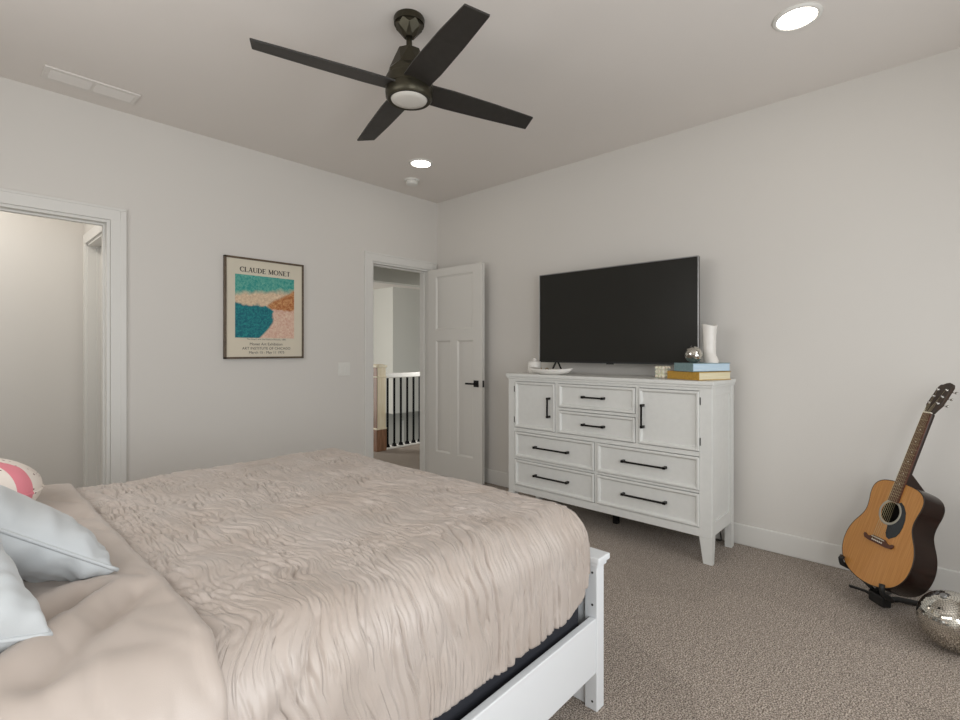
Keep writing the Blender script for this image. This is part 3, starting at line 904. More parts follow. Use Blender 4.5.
# ------------------------------------------------------------------ things on the dresser
ZT = 1.052
def rect_frame(corner, ang, z):
    return Matrix.Translation((corner[0], corner[1], z)) @ Matrix.Rotation(ang, 4, 'Z')
M_PAGE = add_noise(mat('book_pages', srgb(236, 226, 196), 0.85), 8, srgb(222, 210, 172), stretch=(1, 1, 60), bump=0.2, dist=0.001)
M_PAGEW = add_noise(mat('book_pages_white', srgb(206, 226, 240), 0.8), 8, srgb(188, 214, 234), stretch=(1, 1, 60), bump=0.2, dist=0.001)
def book(label, corner, ang, lx, ly, z, h, mc, mp):
    """lx along the right-hand face, ly along the spine"""
    bk = thing('book', label, 'book', matrix=rect_frame(corner, ang, z), group='books on the dresser')
    c = MB()
    c.box(0, lx, 0, ly, 0, 0.0035, 0.001); c.box(0, lx, 0, ly, h - 0.0035, h, 0.001); c.box(0, 0.004, 0, ly, 0, h, 0.0015)
    c.build('cover', mc, bk, local=True)
    p = MB(); p.box(0.003, lx - 0.004, 0.004, ly - 0.004, 0.0035, h - 0.0035); p.build('pages', mp, bk, local=True)
    return bk
M_YEL = add_noise(mat('yellow_cover', srgb(196, 152, 62), 0.55), 90, srgb(178, 136, 52), bump=0.08)
M_BLU = add_noise(mat('blue_cover', srgb(126, 150, 152), 0.55), 90, srgb(112, 138, 142), bump=0.08)
BA = radians(-22.6)
book('thick mustard yellow book at the bottom of the dresser pile', (3.003, 1.0475), BA, 0.268, 0.245, ZT + 0.001, 0.049, M_YEL, M_PAGE)
book('thick pale blue book lying on the mustard book', (3.000, 1.081), radians(-25), 0.300, 0.150, ZT + 0.051, 0.051, M_BLU, M_PAGEW)
ZB = ZT + 0.102

# mirror balls
M_MIRROR = mat('mirror_tiles', srgb(225, 222, 214), 0.04, 1.0)
M_MIRD = mat('mirror_dark', srgb(70, 68, 62), 0.25, 1.0)
M_GROUT = mat('ball_core', srgb(60, 58, 54), 0.6)
def mirror_ball(label, c, r, rings, axis=(0.2, 0.5, 1), group=None):
    root = thing('mirror_ball', label, 'mirror ball', (c[0], c[1], c[2] - r), group=group)
    core = MB(); core.sphere(c, r * 0.975, 48); core.build('core', M_GROUT, root)
    q = Vector((0, 0, 1)).rotation_difference(Vector(axis).normalized()).to_matrix()
    me = MB()
    rnd = random.Random(int(r * 1000))
    for i in range(rings):
        th0 = pi * i / rings; th1 = pi * (i + 1) / rings; th = (th0 + th1) / 2
        n = max(4, int(round(2 * pi * sin(th) / (pi / rings))))
        for k in range(n):
            ph = 2 * pi * k / n
            nrm = Vector((sin(th) * cos(ph), sin(th) * sin(ph), cos(th)))
            nj = (nrm + Vector([rnd.uniform(-1, 1) for _ in range(3)]) * (0.035 if r > 0.1 else 0.11)).normalized()
            a = Vector((-sin(ph), cos(ph), 0)); a = (a - nj * a.dot(nj)).normalized(); b = nj.cross(a)
            hs = r * pi / rings * 0.5 * 0.90
            base_ = nrm * r
            vs = [me.bm.verts.new(Vector(c) + q @ (base_ + a * sx * hs + b * sy * hs)) for sx, sy in ((-1, -1), (1, -1), (1, 1), (-1, 1))]
            me.bm.faces.new(vs)
    me.build('mirror_tiles', M_MIRROR, root)
    cp_ = MB(); ax = Vector(axis).normalized()
    cp_.tube([tuple(Vector(c) + ax * r * 0.98), tuple(Vector(c) + ax * r * 1.05)], r * 0.10, 12); cp_.build('cap', M_BEZ, root)
    return root
mirror_ball('small silver mirror ball resting on the blue book', (3.082, 1.107, ZB + 0.051), 0.050, 17, (0.1, 0.3, 1))

# white boot vase
M_CER = mat('white_ceramic', srgb(232, 228, 222), 0.25)
bv = thing('vase', 'tall white boot shaped ceramic vase on the blue book', 'vase', (3.20, 1.053, ZB))
def boot():
    m = MB(); n = 28
    rings = []
    cx, cy = 3.20, 1.053
    fx, fy = -0.60, -0.80                      # toe direction
    sx, sy = -fy, fx
    prof = [(0.0, 0.036, 0.054, 0.012), (0.010, 0.038, 0.058, 0.014), (0.028, 0.038, 0.052, 0.010), (0.045, 0.036, 0.043, 0.003), (0.065, 0.036, 0.039, 0.0), (0.12, 0.037, 0.040, 0.0), (0.18, 0.040, 0.043, 0.0), (0.236, 0.044, 0.047, 0.0)]
    b2 = bmesh.new()
    for z, hw, hl, off in prof:
        ring = []
        for k in range(n):
            a = 2 * pi * k / n
            lx = hl * cos(a) * 0.9 + off; ly = hw * sin(a)
            dz = 0.014 * (abs(sin(a)) ** 2) - 0.012 if z > 0.2 else 0
            ring.append(b2.verts.new((cx + fx * lx + sx * ly, cy + fy * lx + sy * ly, ZB + z + dz)))
        rings.append(ring)
    inner = [b2.verts.new(v.co + (Vector((cx, cy, v.co.z)) - v.co) * 0.12) for v in rings[-1]]
    inlow = [b2.verts.new(Vector((v.co.x, v.co.y, ZB + 0.12))) for v in inner]
    rings += [inner, inlow]
    for a, b in zip(rings[:-1], rings[1:]):
        for k in range(n):
            j = (k + 1) % n
            b2.faces.new((a[k], a[j], b[j], b[k])).smooth = True
    b2.faces.new(rings[0][::-1]); b2.faces.new(inlow)
    bmesh.ops.recalc_face_normals(b2, faces=b2.faces)
    m.merge(b2)
    return m
boot().build('shaft', M_CER, bv, smooth=45)
m = MB()
a_ = []
for q in np.linspace(0, 2 * pi, 29)[:-1]:
    lx, ly = 0.0575 * cos(q) * 0.9 + 0.0125, 0.0385 * sin(q)
    a_.append((3.20 - 0.60 * lx + 0.80 * ly, 1.053 - 0.80 * lx - 0.60 * ly))
m.prism(a_, ZB, ZB + 0.007); m.build('sole', M_CER, bv)

# bubble candle
M_WAX = mat('cream_wax', srgb(236, 226, 206), 0.5)
M_WAX.node_tree.nodes['Principled BSDF'].inputs['Subsurface Weight'].default_value = 0.15
bc = thing('candle', 'cream bubble cube candle left of the books', 'candle', (3.140, 1.319, ZT))
m = MB()
cc = Vector((3.140, 1.319, ZT + 0.0395)); st = 0.0255
Rz = Matrix.Rotation(radians(-20), 3, 'Z')
m.box(-0.03, 0.03, -0.03, 0.03, -0.035, 0.03, 0.005, Matrix.Translation(cc) @ Rz.to_4x4())
for i in (-1, 0, 1):
    for j in (-1, 0, 1):
        for k in (-1, 0, 1):
            if (i, j, k) == (0, 0, 0): continue
            p = cc + Rz @ Vector((i * st, j * st, k * st)); m.sphere(p, 0.0133, 12)
m.build('wax', M_WAX, bc)
MB().tube([(cc.x, cc.y, cc.z + 0.034), (cc.x + 0.001, cc.y, cc.z + 0.046)], 0.001, 6).build('wick', M_CORD, bc)

# shallow dish with a gold trinket
M_DISH = mat('dish_ceramic', srgb(238, 235, 230), 0.3)
m = MB(); b2 = bmesh.new(); n = 40; rings = []
dcx, dcy = 3.052, 2.125
for z, a, b in ((0.0, 0.035, 0.075), (0.003, 0.045, 0.10), (0.018, 0.062, 0.150), (0.036, 0.072, 0.186), (0.040, 0.070, 0.183), (0.024, 0.056, 0.145), (0.010, 0.042, 0.09), (0.008, 0.0, 0.0)):
    if a == 0:
        rings.append([b2.verts.new((dcx, dcy, ZT + z))])
    else:
        rings.append([b2.verts.new((dcx + a * cos(2 * pi * k / n), dcy + b * sin(2 * pi * k / n), ZT + z + (0.010 * abs(sin(2 * pi * k / n)) ** 3 if z > 0.03 else 0))) for k in range(n)])
b2.faces.new(rings[0][::-1])
for a, b in zip(rings[:-1], rings[1:]):
    for k in range(n):
        j = (k + 1) % n
        f = b2.faces.new((a[k], a[j], b[0])) if len(b) == 1 else b2.faces.new((a[k], a[j], b[j], b[k]))
        f.smooth = True
bmesh.ops.recalc_face_normals(b2, faces=b2.faces)
m.merge(b2)
tag(m.build('dish', M_DISH), 'shallow white oval dish at the left end of the dresser', 'dish')
M_GOLD = mat('gold_metal', srgb(190, 150, 84), 0.3, 0.9)
m = MB()
m.tube([(3.052 + 0.018 * cos(q), 2.16, ZT + 0.029 + 0.018 * sin(q)) for q in np.linspace(0, 2 * pi, 21)[:-1]], 0.0028, 8, closed=True)
m.tube([(3.06, 2.175 + 0.022 * cos(q), ZT + 0.018 + 0.005 * sin(q)) for q in np.linspace(0, 2 * pi, 21)[:-1]], 0.0025, 8, closed=True)
m.tube([(3.045, 2.19, ZT + 0.016), (3.05, 2.205, ZT + 0.035), (3.055, 2.215, ZT + 0.047)], 0.003, 8)
tag(m.build('trinket', M_GOLD), 'small gold jewellery lying in the white dish', 'jewellery')
jr = thing('jar', 'small white lidded jar behind the dish at the dresser end', 'jar', (3.165, 2.358, ZT))
Mj = Matrix.Translation((3.165, 2.358, ZT))
MB().lathe([(0.0, 0.0), (0.040, 0.0), (0.050, 0.012), (0.054, 0.045), (0.052, 0.075), (0.047, 0.084), (0.0, 0.084)], 32, Mj, cap=False).build('body', M_CER, jr, smooth=50)
MB().lathe([(0.0, 0.084), (0.049, 0.084), (0.049, 0.089), (0.032, 0.096), (0.014, 0.098), (0.014, 0.102), (0.018, 0.110), (0.012, 0.116), (0.0, 0.117)], 32, Mj, cap=False).build('lid', M_CER, jr, smooth=50)

# ------------------------------------------------------------------ framed poster on the left wall
FX0, FX1, FZ0, FZ1 = 1.372, 1.977, 1.168, 1.918
pc = thing('framed_poster', 'framed art exhibition poster with a teal seascape on the left wall', 'poster', ((FX0 + FX1) / 2, YA, FZ0))
M_FRM = add_noise(mat('bronze_frame', srgb(104, 88, 70), 0.4, 0.2), 30, srgb(84, 70, 56))
M_PAPER = add_noise(mat('poster_paper', srgb(222, 212, 192), 0.7), 3, srgb(214, 206, 188))
m = MB(); fw_, ft = 0.014, 0.03
for a in ((FX0, FX0 + fw_, FZ0, FZ1), (FX1 - fw_, FX1, FZ0, FZ1), (FX0, FX1, FZ0, FZ0 + fw_), (FX0, FX1, FZ1 - fw_, FZ1)):
    m.box(a[0], a[1], YA - ft, YA - 0.001, a[2], a[3], 0.0015)
m.build('frame', M_FRM, pc)
PY = YA - 0.022
pap = bx('poster_sheet', M_PAPER, pc, FX0 + fw_, FX1 - fw_, PY, PY + 0.004, FZ0 + fw_, FZ1 - fw_)
# painted panel: loose bands of colour
M_ART = mat('art_print', srgb(60, 140, 140), 0.65)
def art_nodes(m):
    n, l, b = nodes(m)
    tc = n.new('ShaderNodeTexCoord')
    mp = n.new('ShaderNodeMapping'); l.new(tc.outputs['Generated'], mp.inputs['Vector'])
    nz = n.new('ShaderNodeTexNoise'); nz.inputs['Scale'].default_value = 5; nz.inputs['Detail'].default_value = 5
    l.new(mp.outputs[0], nz.inputs['Vector'])
    sp = n.new('ShaderNodeSeparateXYZ'); l.new(tc.outputs['Generated'], sp.inputs[0])
    def math_(op, a, b_=None, c=None):
        q = n.new('ShaderNodeMath'); q.operation = op
        for i, v in enumerate((a, b_, c)):
            if v is None: continue
            if isinstance(v, (int, float)): q.inputs[i].default_value = v
            else: l.new(v, q.inputs[i])
        return q.outputs[0]
    nn = math_('SUBTRACT', nz.outputs['Fac'], 0.5)
    X = math_('MULTIPLY_ADD', nn, 0.22, sp.outputs['X'])
    Z = math_('MULTIPLY_ADD', nn, 0.22, sp.outputs['Z'])
    n2 = n.new('ShaderNodeTexNoise'); n2.inputs['Scale'].default_value = 26; n2.inputs['Detail'].default_value = 3; n2.inputs['Distortion'].default_value = 1.0
    l.new(mp.outputs[0], n2.inputs['Vector'])
    def ramp(c0, c1):
        r = n.new('ShaderNodeValToRGB'); r.color_ramp.elements[0].position = 0.35; r.color_ramp.elements[1].position = 0.68
        r.color_ramp.elements[0].color = srgb(*c0); r.color_ramp.elements[1].color = srgb(*c1)
        l.new(n2.outputs['Fac'], r.inputs[0]); return r.outputs[0]
    def mix(a, b_, f):
        q = n.new('ShaderNodeMix'); q.data_type = 'RGBA'
        l.new(a, q.inputs['A']); l.new(b_, q.inputs['B']); l.new(f, q.inputs['Factor']); return q.outputs['Result']
    def step(v, e0, e1):
        q = n.new('ShaderNodeMapRange'); q.inputs['From Min'].default_value = e0; q.inputs['From Max'].default_value = e1
        l.new(v, q.inputs['Value']); return q.outputs['Result']
    sky = ramp((40, 146, 140), (110, 178, 160))
    haze = ramp((206, 178, 150), (232, 208, 176))
    sea = ramp((0, 92, 112), (30, 140, 140))
    sand = ramp((214, 168, 148), (232, 206, 184))
    rock = ramp((168, 96, 48), (212, 160, 108))
    c = mix(haze, sky, step(math_('MULTIPLY_ADD', X, -0.10, Z), 0.66, 0.74))
    # ochre bank at the right
    c = mix(c, rock, math_('MULTIPLY', step(math_('MULTIPLY_ADD', X, 0.55, math_('MULTIPLY', Z, -1.0)), -0.28, -0.24), step(X, 0.52, 0.58)))
    c = mix(c, sand, step(math_('MULTIPLY', Z, -1.0), -0.49, -0.46))
    # water lower left, its shore a slanting curve
    shore = math_('ADD', X, math_('MULTIPLY', math_('POWER', math_('ABSOLUTE', math_('SUBTRACT', Z, 0.34)), 1.6), 1.4))
    w_ = math_('MULTIPLY', step(math_('MULTIPLY', shore, -1.0), -0.66, -0.62), step(math_('MULTIPLY', Z, -1.0), -0.56, -0.53))
    c = mix(c, sea, w_)
    l.new(c, b.inputs['Base Color'])
art_nodes(M_ART)
AX0, AX1, AZ0, AZ1 = 1.447, 1.898, 1.324, 1.791
bx('printed_picture', M_ART, pc, AX0, AX1, PY - 0.0012, PY, AZ0, AZ1)
M_INK = mat('ink', srgb(52, 46, 42), 0.7)
M_INK2 = mat('grey_ink', srgb(92, 86, 80), 0.7)
# serif capitals drawn as strokes: (x0,z0,x1,z1,width) in a unit-high cell, arcs as point lists
def serif_line(text, x0, x1, z0, h):
    """capitals with thick and thin strokes and slab serifs, spread over x0..x1"""
    TH, TN, SV = 0.20, 0.085, 0.075
    def arc(cx, cz, rx, rz, a0, a1, n=14):
        return [(cx + rx * cos(radians(a0 + (a1 - a0) * i / n)), cz + rz * sin(radians(a0 + (a1 - a0) * i / n))) for i in range(n + 1)]
    G = {
        'C': (0.80, [('arc', arc(0.44, 0.5, 0.37, 0.46, 45, 315), 'v')], [(0.70, 0.66, 0.75, 0.95)]),
        'L': (0.70, [('s', 0.17, 0, 0.17, 1, TH), ('s', 0.1, 0.03, 0.66, 0.03, TN)], [(0.03, 0, 0.31, SV), (0.03, 1 - SV, 0.31, 1), (0.62, 0, 0.67, 0.25)]),
        'A': (0.86, [('s', 0.12, 0, 0.42, 1, TN), ('s', 0.70, 0, 0.43, 1, TH), ('s', 0.22, 0.34, 0.62, 0.34, TN)], [(0.02, 0, 0.24, SV), (0.56, 0, 0.84, SV)]),
        'U': (0.86, [('s', 0.16, 0.3, 0.16, 1, TH), ('s', 0.71, 0.3, 0.71, 1, TN), ('arc', arc(0.435, 0.32, 0.275, 0.29, 180, 360), 'm')], [(0.02, 1 - SV, 0.30, 1), (0.60, 1 - SV, 0.83, 1)]),
        'D': (0.88, [('s', 0.17, 0, 0.17, 1, TH), ('arc', arc(0.30, 0.5, 0.46, 0.47, -90, 90), 'v'), ('s', 0.1, 0.03, 0.32, 0.03, TN), ('s', 0.1, 0.97, 0.32, 0.97, TN)], [(0.03, 0, 0.30, SV), (0.03, 1 - SV, 0.30, 1)]),
        'E': (0.74, [('s', 0.17, 0, 0.17, 1, TH), ('s', 0.1, 0.03, 0.68, 0.03, TN), ('s', 0.1, 0.97, 0.64, 0.97, TN), ('s', 0.2, 0.51, 0.50, 0.51, TN)], [(0.03, 0, 0.30, SV), (0.03, 1 - SV, 0.30, 1), (0.64, 0, 0.69, 0.24), (0.61, 0.78, 0.65, 1), (0.48, 0.40, 0.52, 0.62)]),
        'M': (1.06, [('s', 0.16, 0, 0.16, 1, TN), ('s', 0.18, 1, 0.50, 0.05, TH), ('s', 0.50, 0.05, 0.84, 1, TN), ('s', 0.86, 0, 0.86, 1, TH)], [(0.03, 0, 0.28, SV), (0.03, 1 - SV, 0.24, 1), (0.72, 0, 1.0, SV), (0.78, 1 - SV, 1.0, 1)]),
        'O': (0.92, [('arc', arc(0.46, 0.5, 0.38, 0.47, 0, 360, 28), 'v')], []),
        'N': (0.90, [('s', 0.16, 0, 0.16, 1, TN), ('s', 0.17, 1, 0.73, 0.02, TH), ('s', 0.74, 0, 0.74, 1, TN)], [(0.03, 0, 0.28, SV), (0.02, 1 - SV, 0.24, 1), (0.62, 1 - SV, 0.87, 1)]),
        'T': (0.76, [('s', 0.37, 0, 0.37, 1, TH), ('s', 0.05, 0.97, 0.69, 0.97, TN)], [(0.24, 0, 0.50, SV), (0.04, 0.74, 0.08, 1), (0.66, 0.74, 0.70, 1)]),
        ' ': (0.42, [], []),
    }
    tot = sum(G[c][0] for c in text)
    sc = (x1 - x0) / tot
    m = MB(); px = x0
    yf = PY - 0.0006
    def quad(p):
        vs = [m.bm.verts.new((q[0], yf, q[1])) for q in p]
        m.bm.faces.new(vs)
    tr = lambda X, Z: (px + X * sc, z0 + Z * h)
    for c in text:
        wd, st_, sf = G[c]
        for s_ in st_:
            if s_[0] == 's':
                _, a, b, c_, d, wv = s_
                if abs(d - b) > abs(c_ - a):
                    quad([tr(a - wv / 2, b), tr(a + wv / 2, b), tr(c_ + wv / 2, d), tr(c_ - wv / 2, d)])
                else:
                    quad([tr(a, b - wv / 2), tr(c_, d - wv / 2), tr(c_, d + wv / 2), tr(a, b + wv / 2)])
            else:
                pts = s_[1]
                for (ax, az), (bx_, bz_) in zip(pts[:-1], pts[1:]):
                    dx, dz = bx_ - ax, bz_ - az
                    ln = hypot(dx, dz); nx, nz_ = -dz / ln, dx / ln
                    vert = abs(dz) / ln
                    wv = TN + (TH - TN) * vert ** 1.2
                    if s_[2] == 'm': wv = TN + (TH - TN) * vert * (1 if ax < 0.43 else 0)
                    quad([tr(ax - nx * wv / 2, az - nz_ * wv / 2), tr(bx_ - nx * wv / 2, bz_ - nz_ * wv / 2), tr(bx_ + nx * wv / 2, bz_ + nz_ * wv / 2), tr(ax + nx * wv / 2, az + nz_ * wv / 2)])
        for a, b, c_, d in sf:
            quad([tr(a, b), tr(c_, b), tr(c_, d), tr(a, d)])
        px += wd * sc
    return m
serif_line('CLAUDE MONET', 1.481, 1.866, 1.812, 0.036).build('title_lettering', M_INK, pc)
def text_line(txt, xc, z, width, material, name):
    cu = bpy.data.curves.new('text', 'FONT'); cu.body = txt; cu.size = 0.03; cu.align_x = 'LEFT'; cu.resolution_u = 3
    o = bpy.data.objects.new('text', cu); C.objects.link(o)
    dg = bpy.context.evaluated_depsgraph_get()
    me = bpy.data.meshes.new_from_object(o.evaluated_get(dg))
    bpy.data.objects.remove(o)
    xs = [v.co.x for v in me.vertices]; sc = width / (max(xs) - min(xs)); xm = min(xs)
    for v in me.vertices:
        X, Y = (v.co.x - xm) * sc, v.co.y * sc
        v.co = (xc - width / 2 + X, PY - 0.0006, z + Y)
    me.transform(world_of(pc).inverted())
    o2 = link_mesh(name, me, material, pc)
    return o2
text_line("The Beach and the Falaise d'Amont, 1885", 1.68, 1.308, 0.30, M_INK2, 'caption')
text_line('Monet Art Exhibition', 1.678, 1.268, 0.25, M_INK, 'lettering')
text_line('ART INSTITUTE OF CHICAGO', 1.682, 1.236, 0.37, M_INK, 'lettering')
text_line('March 15 - May 11 1975', 1.682, 1.205, 0.27, M_INK, 'lettering')

# ------------------------------------------------------------------ light switch
sw = thing('light_switch', 'white double light switch on the left wall beside the hall door', 'light switch', (2.363, YA, 1.01))
m = MB(); m.box(2.305, 2.421, YA - 0.006, YA, 1.012, 1.127, 0.002); m.build('plate', M_PLASTIC, sw)
for x0 in (2.318, 2.372):
    m = MB(); m.box(x0, x0 + 0.036, YA - 0.010, YA - 0.004, 1.036, 1.103, 0.002); m.build('rocker', M_PLASTIC, sw)

# ------------------------------------------------------------------ ceiling: vent, lights, detector, fan
vt = thing('ceiling_vent', 'white rectangular air vent in the ceiling near the left wall', 'vent', (0.577, 3.555, ZC))
VX0, VX1, VY0, VY1 = 0.362, 0.792, 3.472, 3.640
M_VENT = mat('vent_paint', srgb(226, 221, 215), 0.5)
fwid = 0.024
m = MB(); m.box(VX0, VX1, VY0, VY1, ZC - 0.010, ZC, 0.003); m.build('face_plate', M_VENT, vt)
for x0, x1 in ((VX0 + fwid, 0.571), (0.583, VX1 - fwid)):
    m = MB()
    y = VY0 + fwid + 0.004
    while y < VY1 - fwid - 0.004:
        m.taper((x0 + 0.002, x1 - 0.002, y + 0.003, y + 0.006, ZC - 0.0125), (x0, x1, y, y + 0.009, ZC - 0.010))
        y += 0.0125
    m.build('louvers', M_VENT, vt, recalc=True)
for x in (VX0 + 0.012, VX1 - 0.012):
    MB().lathe([(0, -0.0115), (0.004, -0.0112), (0.0045, -0.010)], 10, Matrix.Translation((x, (VY0 + VY1) / 2, ZC)), cap=False).build('screw', M_VENT, vt)

M_LENS = mat('lamp_lens', (1, 0.93, 0.83, 1), 0.4, emit=12)
def recessed(loc, label):
    r_ = thing('ceiling_light', label, 'ceiling light', loc, group='recessed ceiling lights')
    Mz = Matrix.Translation(loc)
    MB().lathe([(0.098, 0), (0.098, -0.004), (0.090, -0.010), (0.080, -0.010), (0.077, -0.004)], 40, Mz, cap=False).build('trim_ring', M_PLASTIC, r_)
    MB().lathe([(0.0, -0.0055), (0.079, -0.0055), (0.079, -0.003), (0, -0.003)], 40, Mz, cap=False).build('lens', M_LENS, r_)
    return r_
cl = recessed((2.633, 0.488, ZC), 'lit round ceiling light at the upper right, nearest the camera')
copy_thing(cl, (2.618, 3.086, ZC), 'lit round ceiling light near the far corner beside the smoke detector')
sm = thing('smoke_detector', 'white round smoke detector on the ceiling near the far corner', 'smoke detector', (2.825, 3.452, ZC))
Ms = Matrix.Translation((2.825, 3.452, ZC))
MB().lathe([(0.068, 0), (0.068, -0.010), (0.064, -0.014), (0, -0.014)], 32, Ms, cap=False).build('base_plate', M_PLASTIC, sm, smooth=40)
MB().lathe([(0.052, -0.014), (0.055, -0.022), (0.050, -0.040), (0.035, -0.046), (0, -0.047)], 32, Ms, cap=False).build('sensor_cover', M_PLASTIC, sm, smooth=40)

FCX, FCY = 1.442, 1.782
fan = thing('ceiling_fan', 'dark bronze four blade ceiling fan with a round light', 'ceiling fan', (FCX, FCY, ZC))
M_BRZ = mat('dark_bronze', srgb(66, 62, 50), 0.38, 0.75)
M_BLADE = add_noise(mat('fan_blade', srgb(46, 43, 40), 0.5), 30, srgb(40, 37, 34), stretch=(1, 1, 1))
Mf = Matrix.Translation((FCX, FCY, 0))
def faceted(levels, n=8):
    """antiprism style facets: each ring is turned half a step from the last"""
    b2 = bmesh.new(); rings = []
    for i, (r, z, half) in enumerate(levels):
        rings.append([b2.verts.new((r * cos(2 * pi * (k + half) / n), r * sin(2 * pi * (k + half) / n), z)) for k in range(n)])
    for (a, b), (la, lb) in zip(zip(rings[:-1], rings[1:]), zip(levels[:-1], levels[1:])):
        for k in range(n):
            j = (k + 1) % n
            if la[2] == lb[2]:
                b2.faces.new((a[k], a[j], b[j], b[k]))
            elif lb[2] > la[2]:
                b2.faces.new((a[k], a[j], b[k])); b2.faces.new((a[j], b[j], b[k]))
            else:
                b2.faces.new((a[k], b[j], b[k])); b2.faces.new((a[k], a[j], b[j]))
    b2.faces.new(rings[0]); b2.faces.new(rings[-1])
    bmesh.ops.recalc_face_normals(b2, faces=b2.faces)
    return b2
MB().lathe([(0.0, ZC), (0.067, ZC), (0.070, ZC - 0.006), (0.068, ZC - 0.03), (0, ZC - 0.03)], 36, Mf, cap=False).build('canopy', M_BRZ, fan, smooth=40)
m = MB(); m.merge(faceted([(0.066, ZC - 0.03, 0), (0.060, ZC - 0.048, 0.5), (0.030, ZC - 0.082, 0), (0.024, ZC - 0.088, 0)], 7), Mf); m.build('canopy_facets', M_BRZ, fan)
MB().tube([(FCX, FCY, ZC - 0.07), (FCX, FCY, 2.57)], 0.0135, 16).build('downrod', M_BRZ, fan)
m = MB(); m.merge(faceted([(0.030, 2.600, 0), (0.056, 2.588, 0.5), (0.088, 2.505, 0), (0.106, 2.475, 0.5), (0.106, 2.460, 0.5)], 7), Mf); m.build('motor_housing', M_BRZ, fan)
MB().lathe([(0.0, 2.464), (0.103, 2.464), (0.107, 2.455), (0.107, 2.418), (0.103, 2.414), (0, 2.414)], 40, Mf, cap=False).build('motor_band', M_BRZ, fan, smooth=40)
lk = MB().lathe([(0.0, 2.4155), (0.105, 2.4155), (0.107, 2.400), (0.105, 2.376), (0.096, 2.366), (0.084, 2.367), (0.082, 2.376), (0, 2.376)], 44, Mf, cap=False).build('light_kit', M_BRZ, fan, smooth=40)
M_FLENS = mat('frosted_lens', srgb(216, 212, 204), 0.5)
MB().lathe([(0.083, 2.372), (0.080, 2.366), (0.05, 2.361), (0, 2.359)], 44, Mf, cap=False).build('diffuser', M_FLENS, lk, smooth=60)
ZBL = 2.418
for i, (a, rt_) in enumerate(((163.8, 0.668), (253.6, 0.624), (343.3, 0.680), (73.5, 0.645))):
    # outline in the blade plane: x outward, y across; tip cut slightly slanted
    poly = [(0.085, -0.062), (0.20, -0.066), (0.42, -0.060), (rt_ - 0.022, -0.048), (rt_ - 0.018, -0.047), (rt_, 0.046), (rt_ - 0.004, 0.048), (0.42, 0.058), (0.20, 0.064), (0.085, 0.060)]
    Mb = Matrix.Translation((FCX, FCY, ZBL)) @ Matrix.Rotation(radians(a), 4, 'Z') @ Matrix.Rotation(radians(-11), 4, 'X')
    b_ = MB(); b_.prism(poly, -0.004, 0.004, Mb, bev=0.0015); b_.build('blade', M_BLADE, fan)

# ------------------------------------------------------------------ guitar on its stand
gB = Vector((3.004, 0.283, 0.122)); gth, gln = radians(132.6), radians(21.0)
n0 = Vector((cos(gth), sin(gth), 0)); UP = Vector((0, 0, 1))
gn = n0 * cos(gln) + UP * sin(gln); gv = -n0 * sin(gln) + UP * cos(gln); gu = gv.cross(gn)
GM = Matrix(((gu.x, gv.x, gn.x, gB.x), (gu.y, gv.y, gn.y, gB.y), (gu.z, gv.z, gn.z, gB.z), (0, 0, 0, 1)))
gt = thing('acoustic_guitar', 'natural top acoustic guitar with dark sides leaning on a floor stand', 'guitar', matrix=GM)
M_SPR = mat('spruce_top', srgb(206, 148, 80), 0.28)
add_noise(M_SPR, 10, srgb(190, 128, 62), stretch=(22, 0.6, 1), detail=3)
M_SIDE = mat('dark_side_wood', srgb(44, 28, 22), 0.24)
add_noise(M_SIDE, 12, srgb(28, 18, 15), stretch=(8, 8, 1.2))
M_NECK = mat('neck_wood', srgb(40, 25, 18), 0.35)
M_FRET = mat('fretboard_wood', srgb(92, 54, 38), 0.5)
add_noise(M_FRET, 20, srgb(84, 48, 32), stretch=(10, 1, 1))
M_HEAD = mat('headstock_wood', srgb(66, 50, 38), 0.35)
add_noise(M_HEAD, 20, srgb(48, 36, 28), stretch=(8, 1, 1))
M_CHROME = mat('chrome', srgb(210, 210, 206), 0.15, 1.0)
M_STR = mat('string_steel', srgb(190, 176, 140), 0.3, 1.0)
M_BIND = mat('binding', srgb(36, 26, 20), 0.4)
M_ROS = mat('rosette', srgb(176, 172, 160), 0.4)
M_PG = mat('pickguard', srgb(30, 36, 42), 0.22)
M_BONE = mat('bone', srgb(236, 232, 220), 0.4)
M_HOLE = mat('hole_dark', srgb(26, 18, 14), 0.8)
# half widths along the body, smoothed
vs_ = [0.0, 0.004, 0.02, 0.05, 0.09, 0.13, 0.17, 0.21, 0.25, 0.285, 0.315, 0.345, 0.38, 0.41, 0.44, 0.465, 0.485, 0.498, 0.505]
ws_ = [0.0, 0.050, 0.108, 0.157, 0.186, 0.198, 0.2, 0.193, 0.176, 0.154, 0.139, 0.135, 0.139, 0.145, 0.146, 0.138, 0.118, 0.085, 0.030]
tt = np.linspace(0, len(vs_) - 1, 90)
def cat(arr, q):
    i = np.clip(np.floor(q).astype(int), 0, len(arr) - 2); f = q - i
    g = lambda k: np.array(arr)[np.clip(k, 0, len(arr) - 1)]
    p0, p1, p2, p3 = g(i - 1), g(i), g(i + 1), g(i + 2)
    return 0.5 * (2 * p1 + (p2 - p0) * f + (2 * p0 - 5 * p1 + 4 * p2 - p3) * f ** 2 + (3 * p1 - p0 - 3 * p2 + p3) * f ** 3)
vv = cat(vs_, tt); ww = np.maximum(0, cat(ws_, tt))
right = list(zip(ww, vv)); left = [(-a, b) for a, b in right[::-1]]
OUT = right + left[:-1] if abs(right[0][0]) < 1e-6 else right + left
OUT = [OUT[0]] + OUT[1:]
def depth(v): return 0.118 - 0.018 * v / 0.505
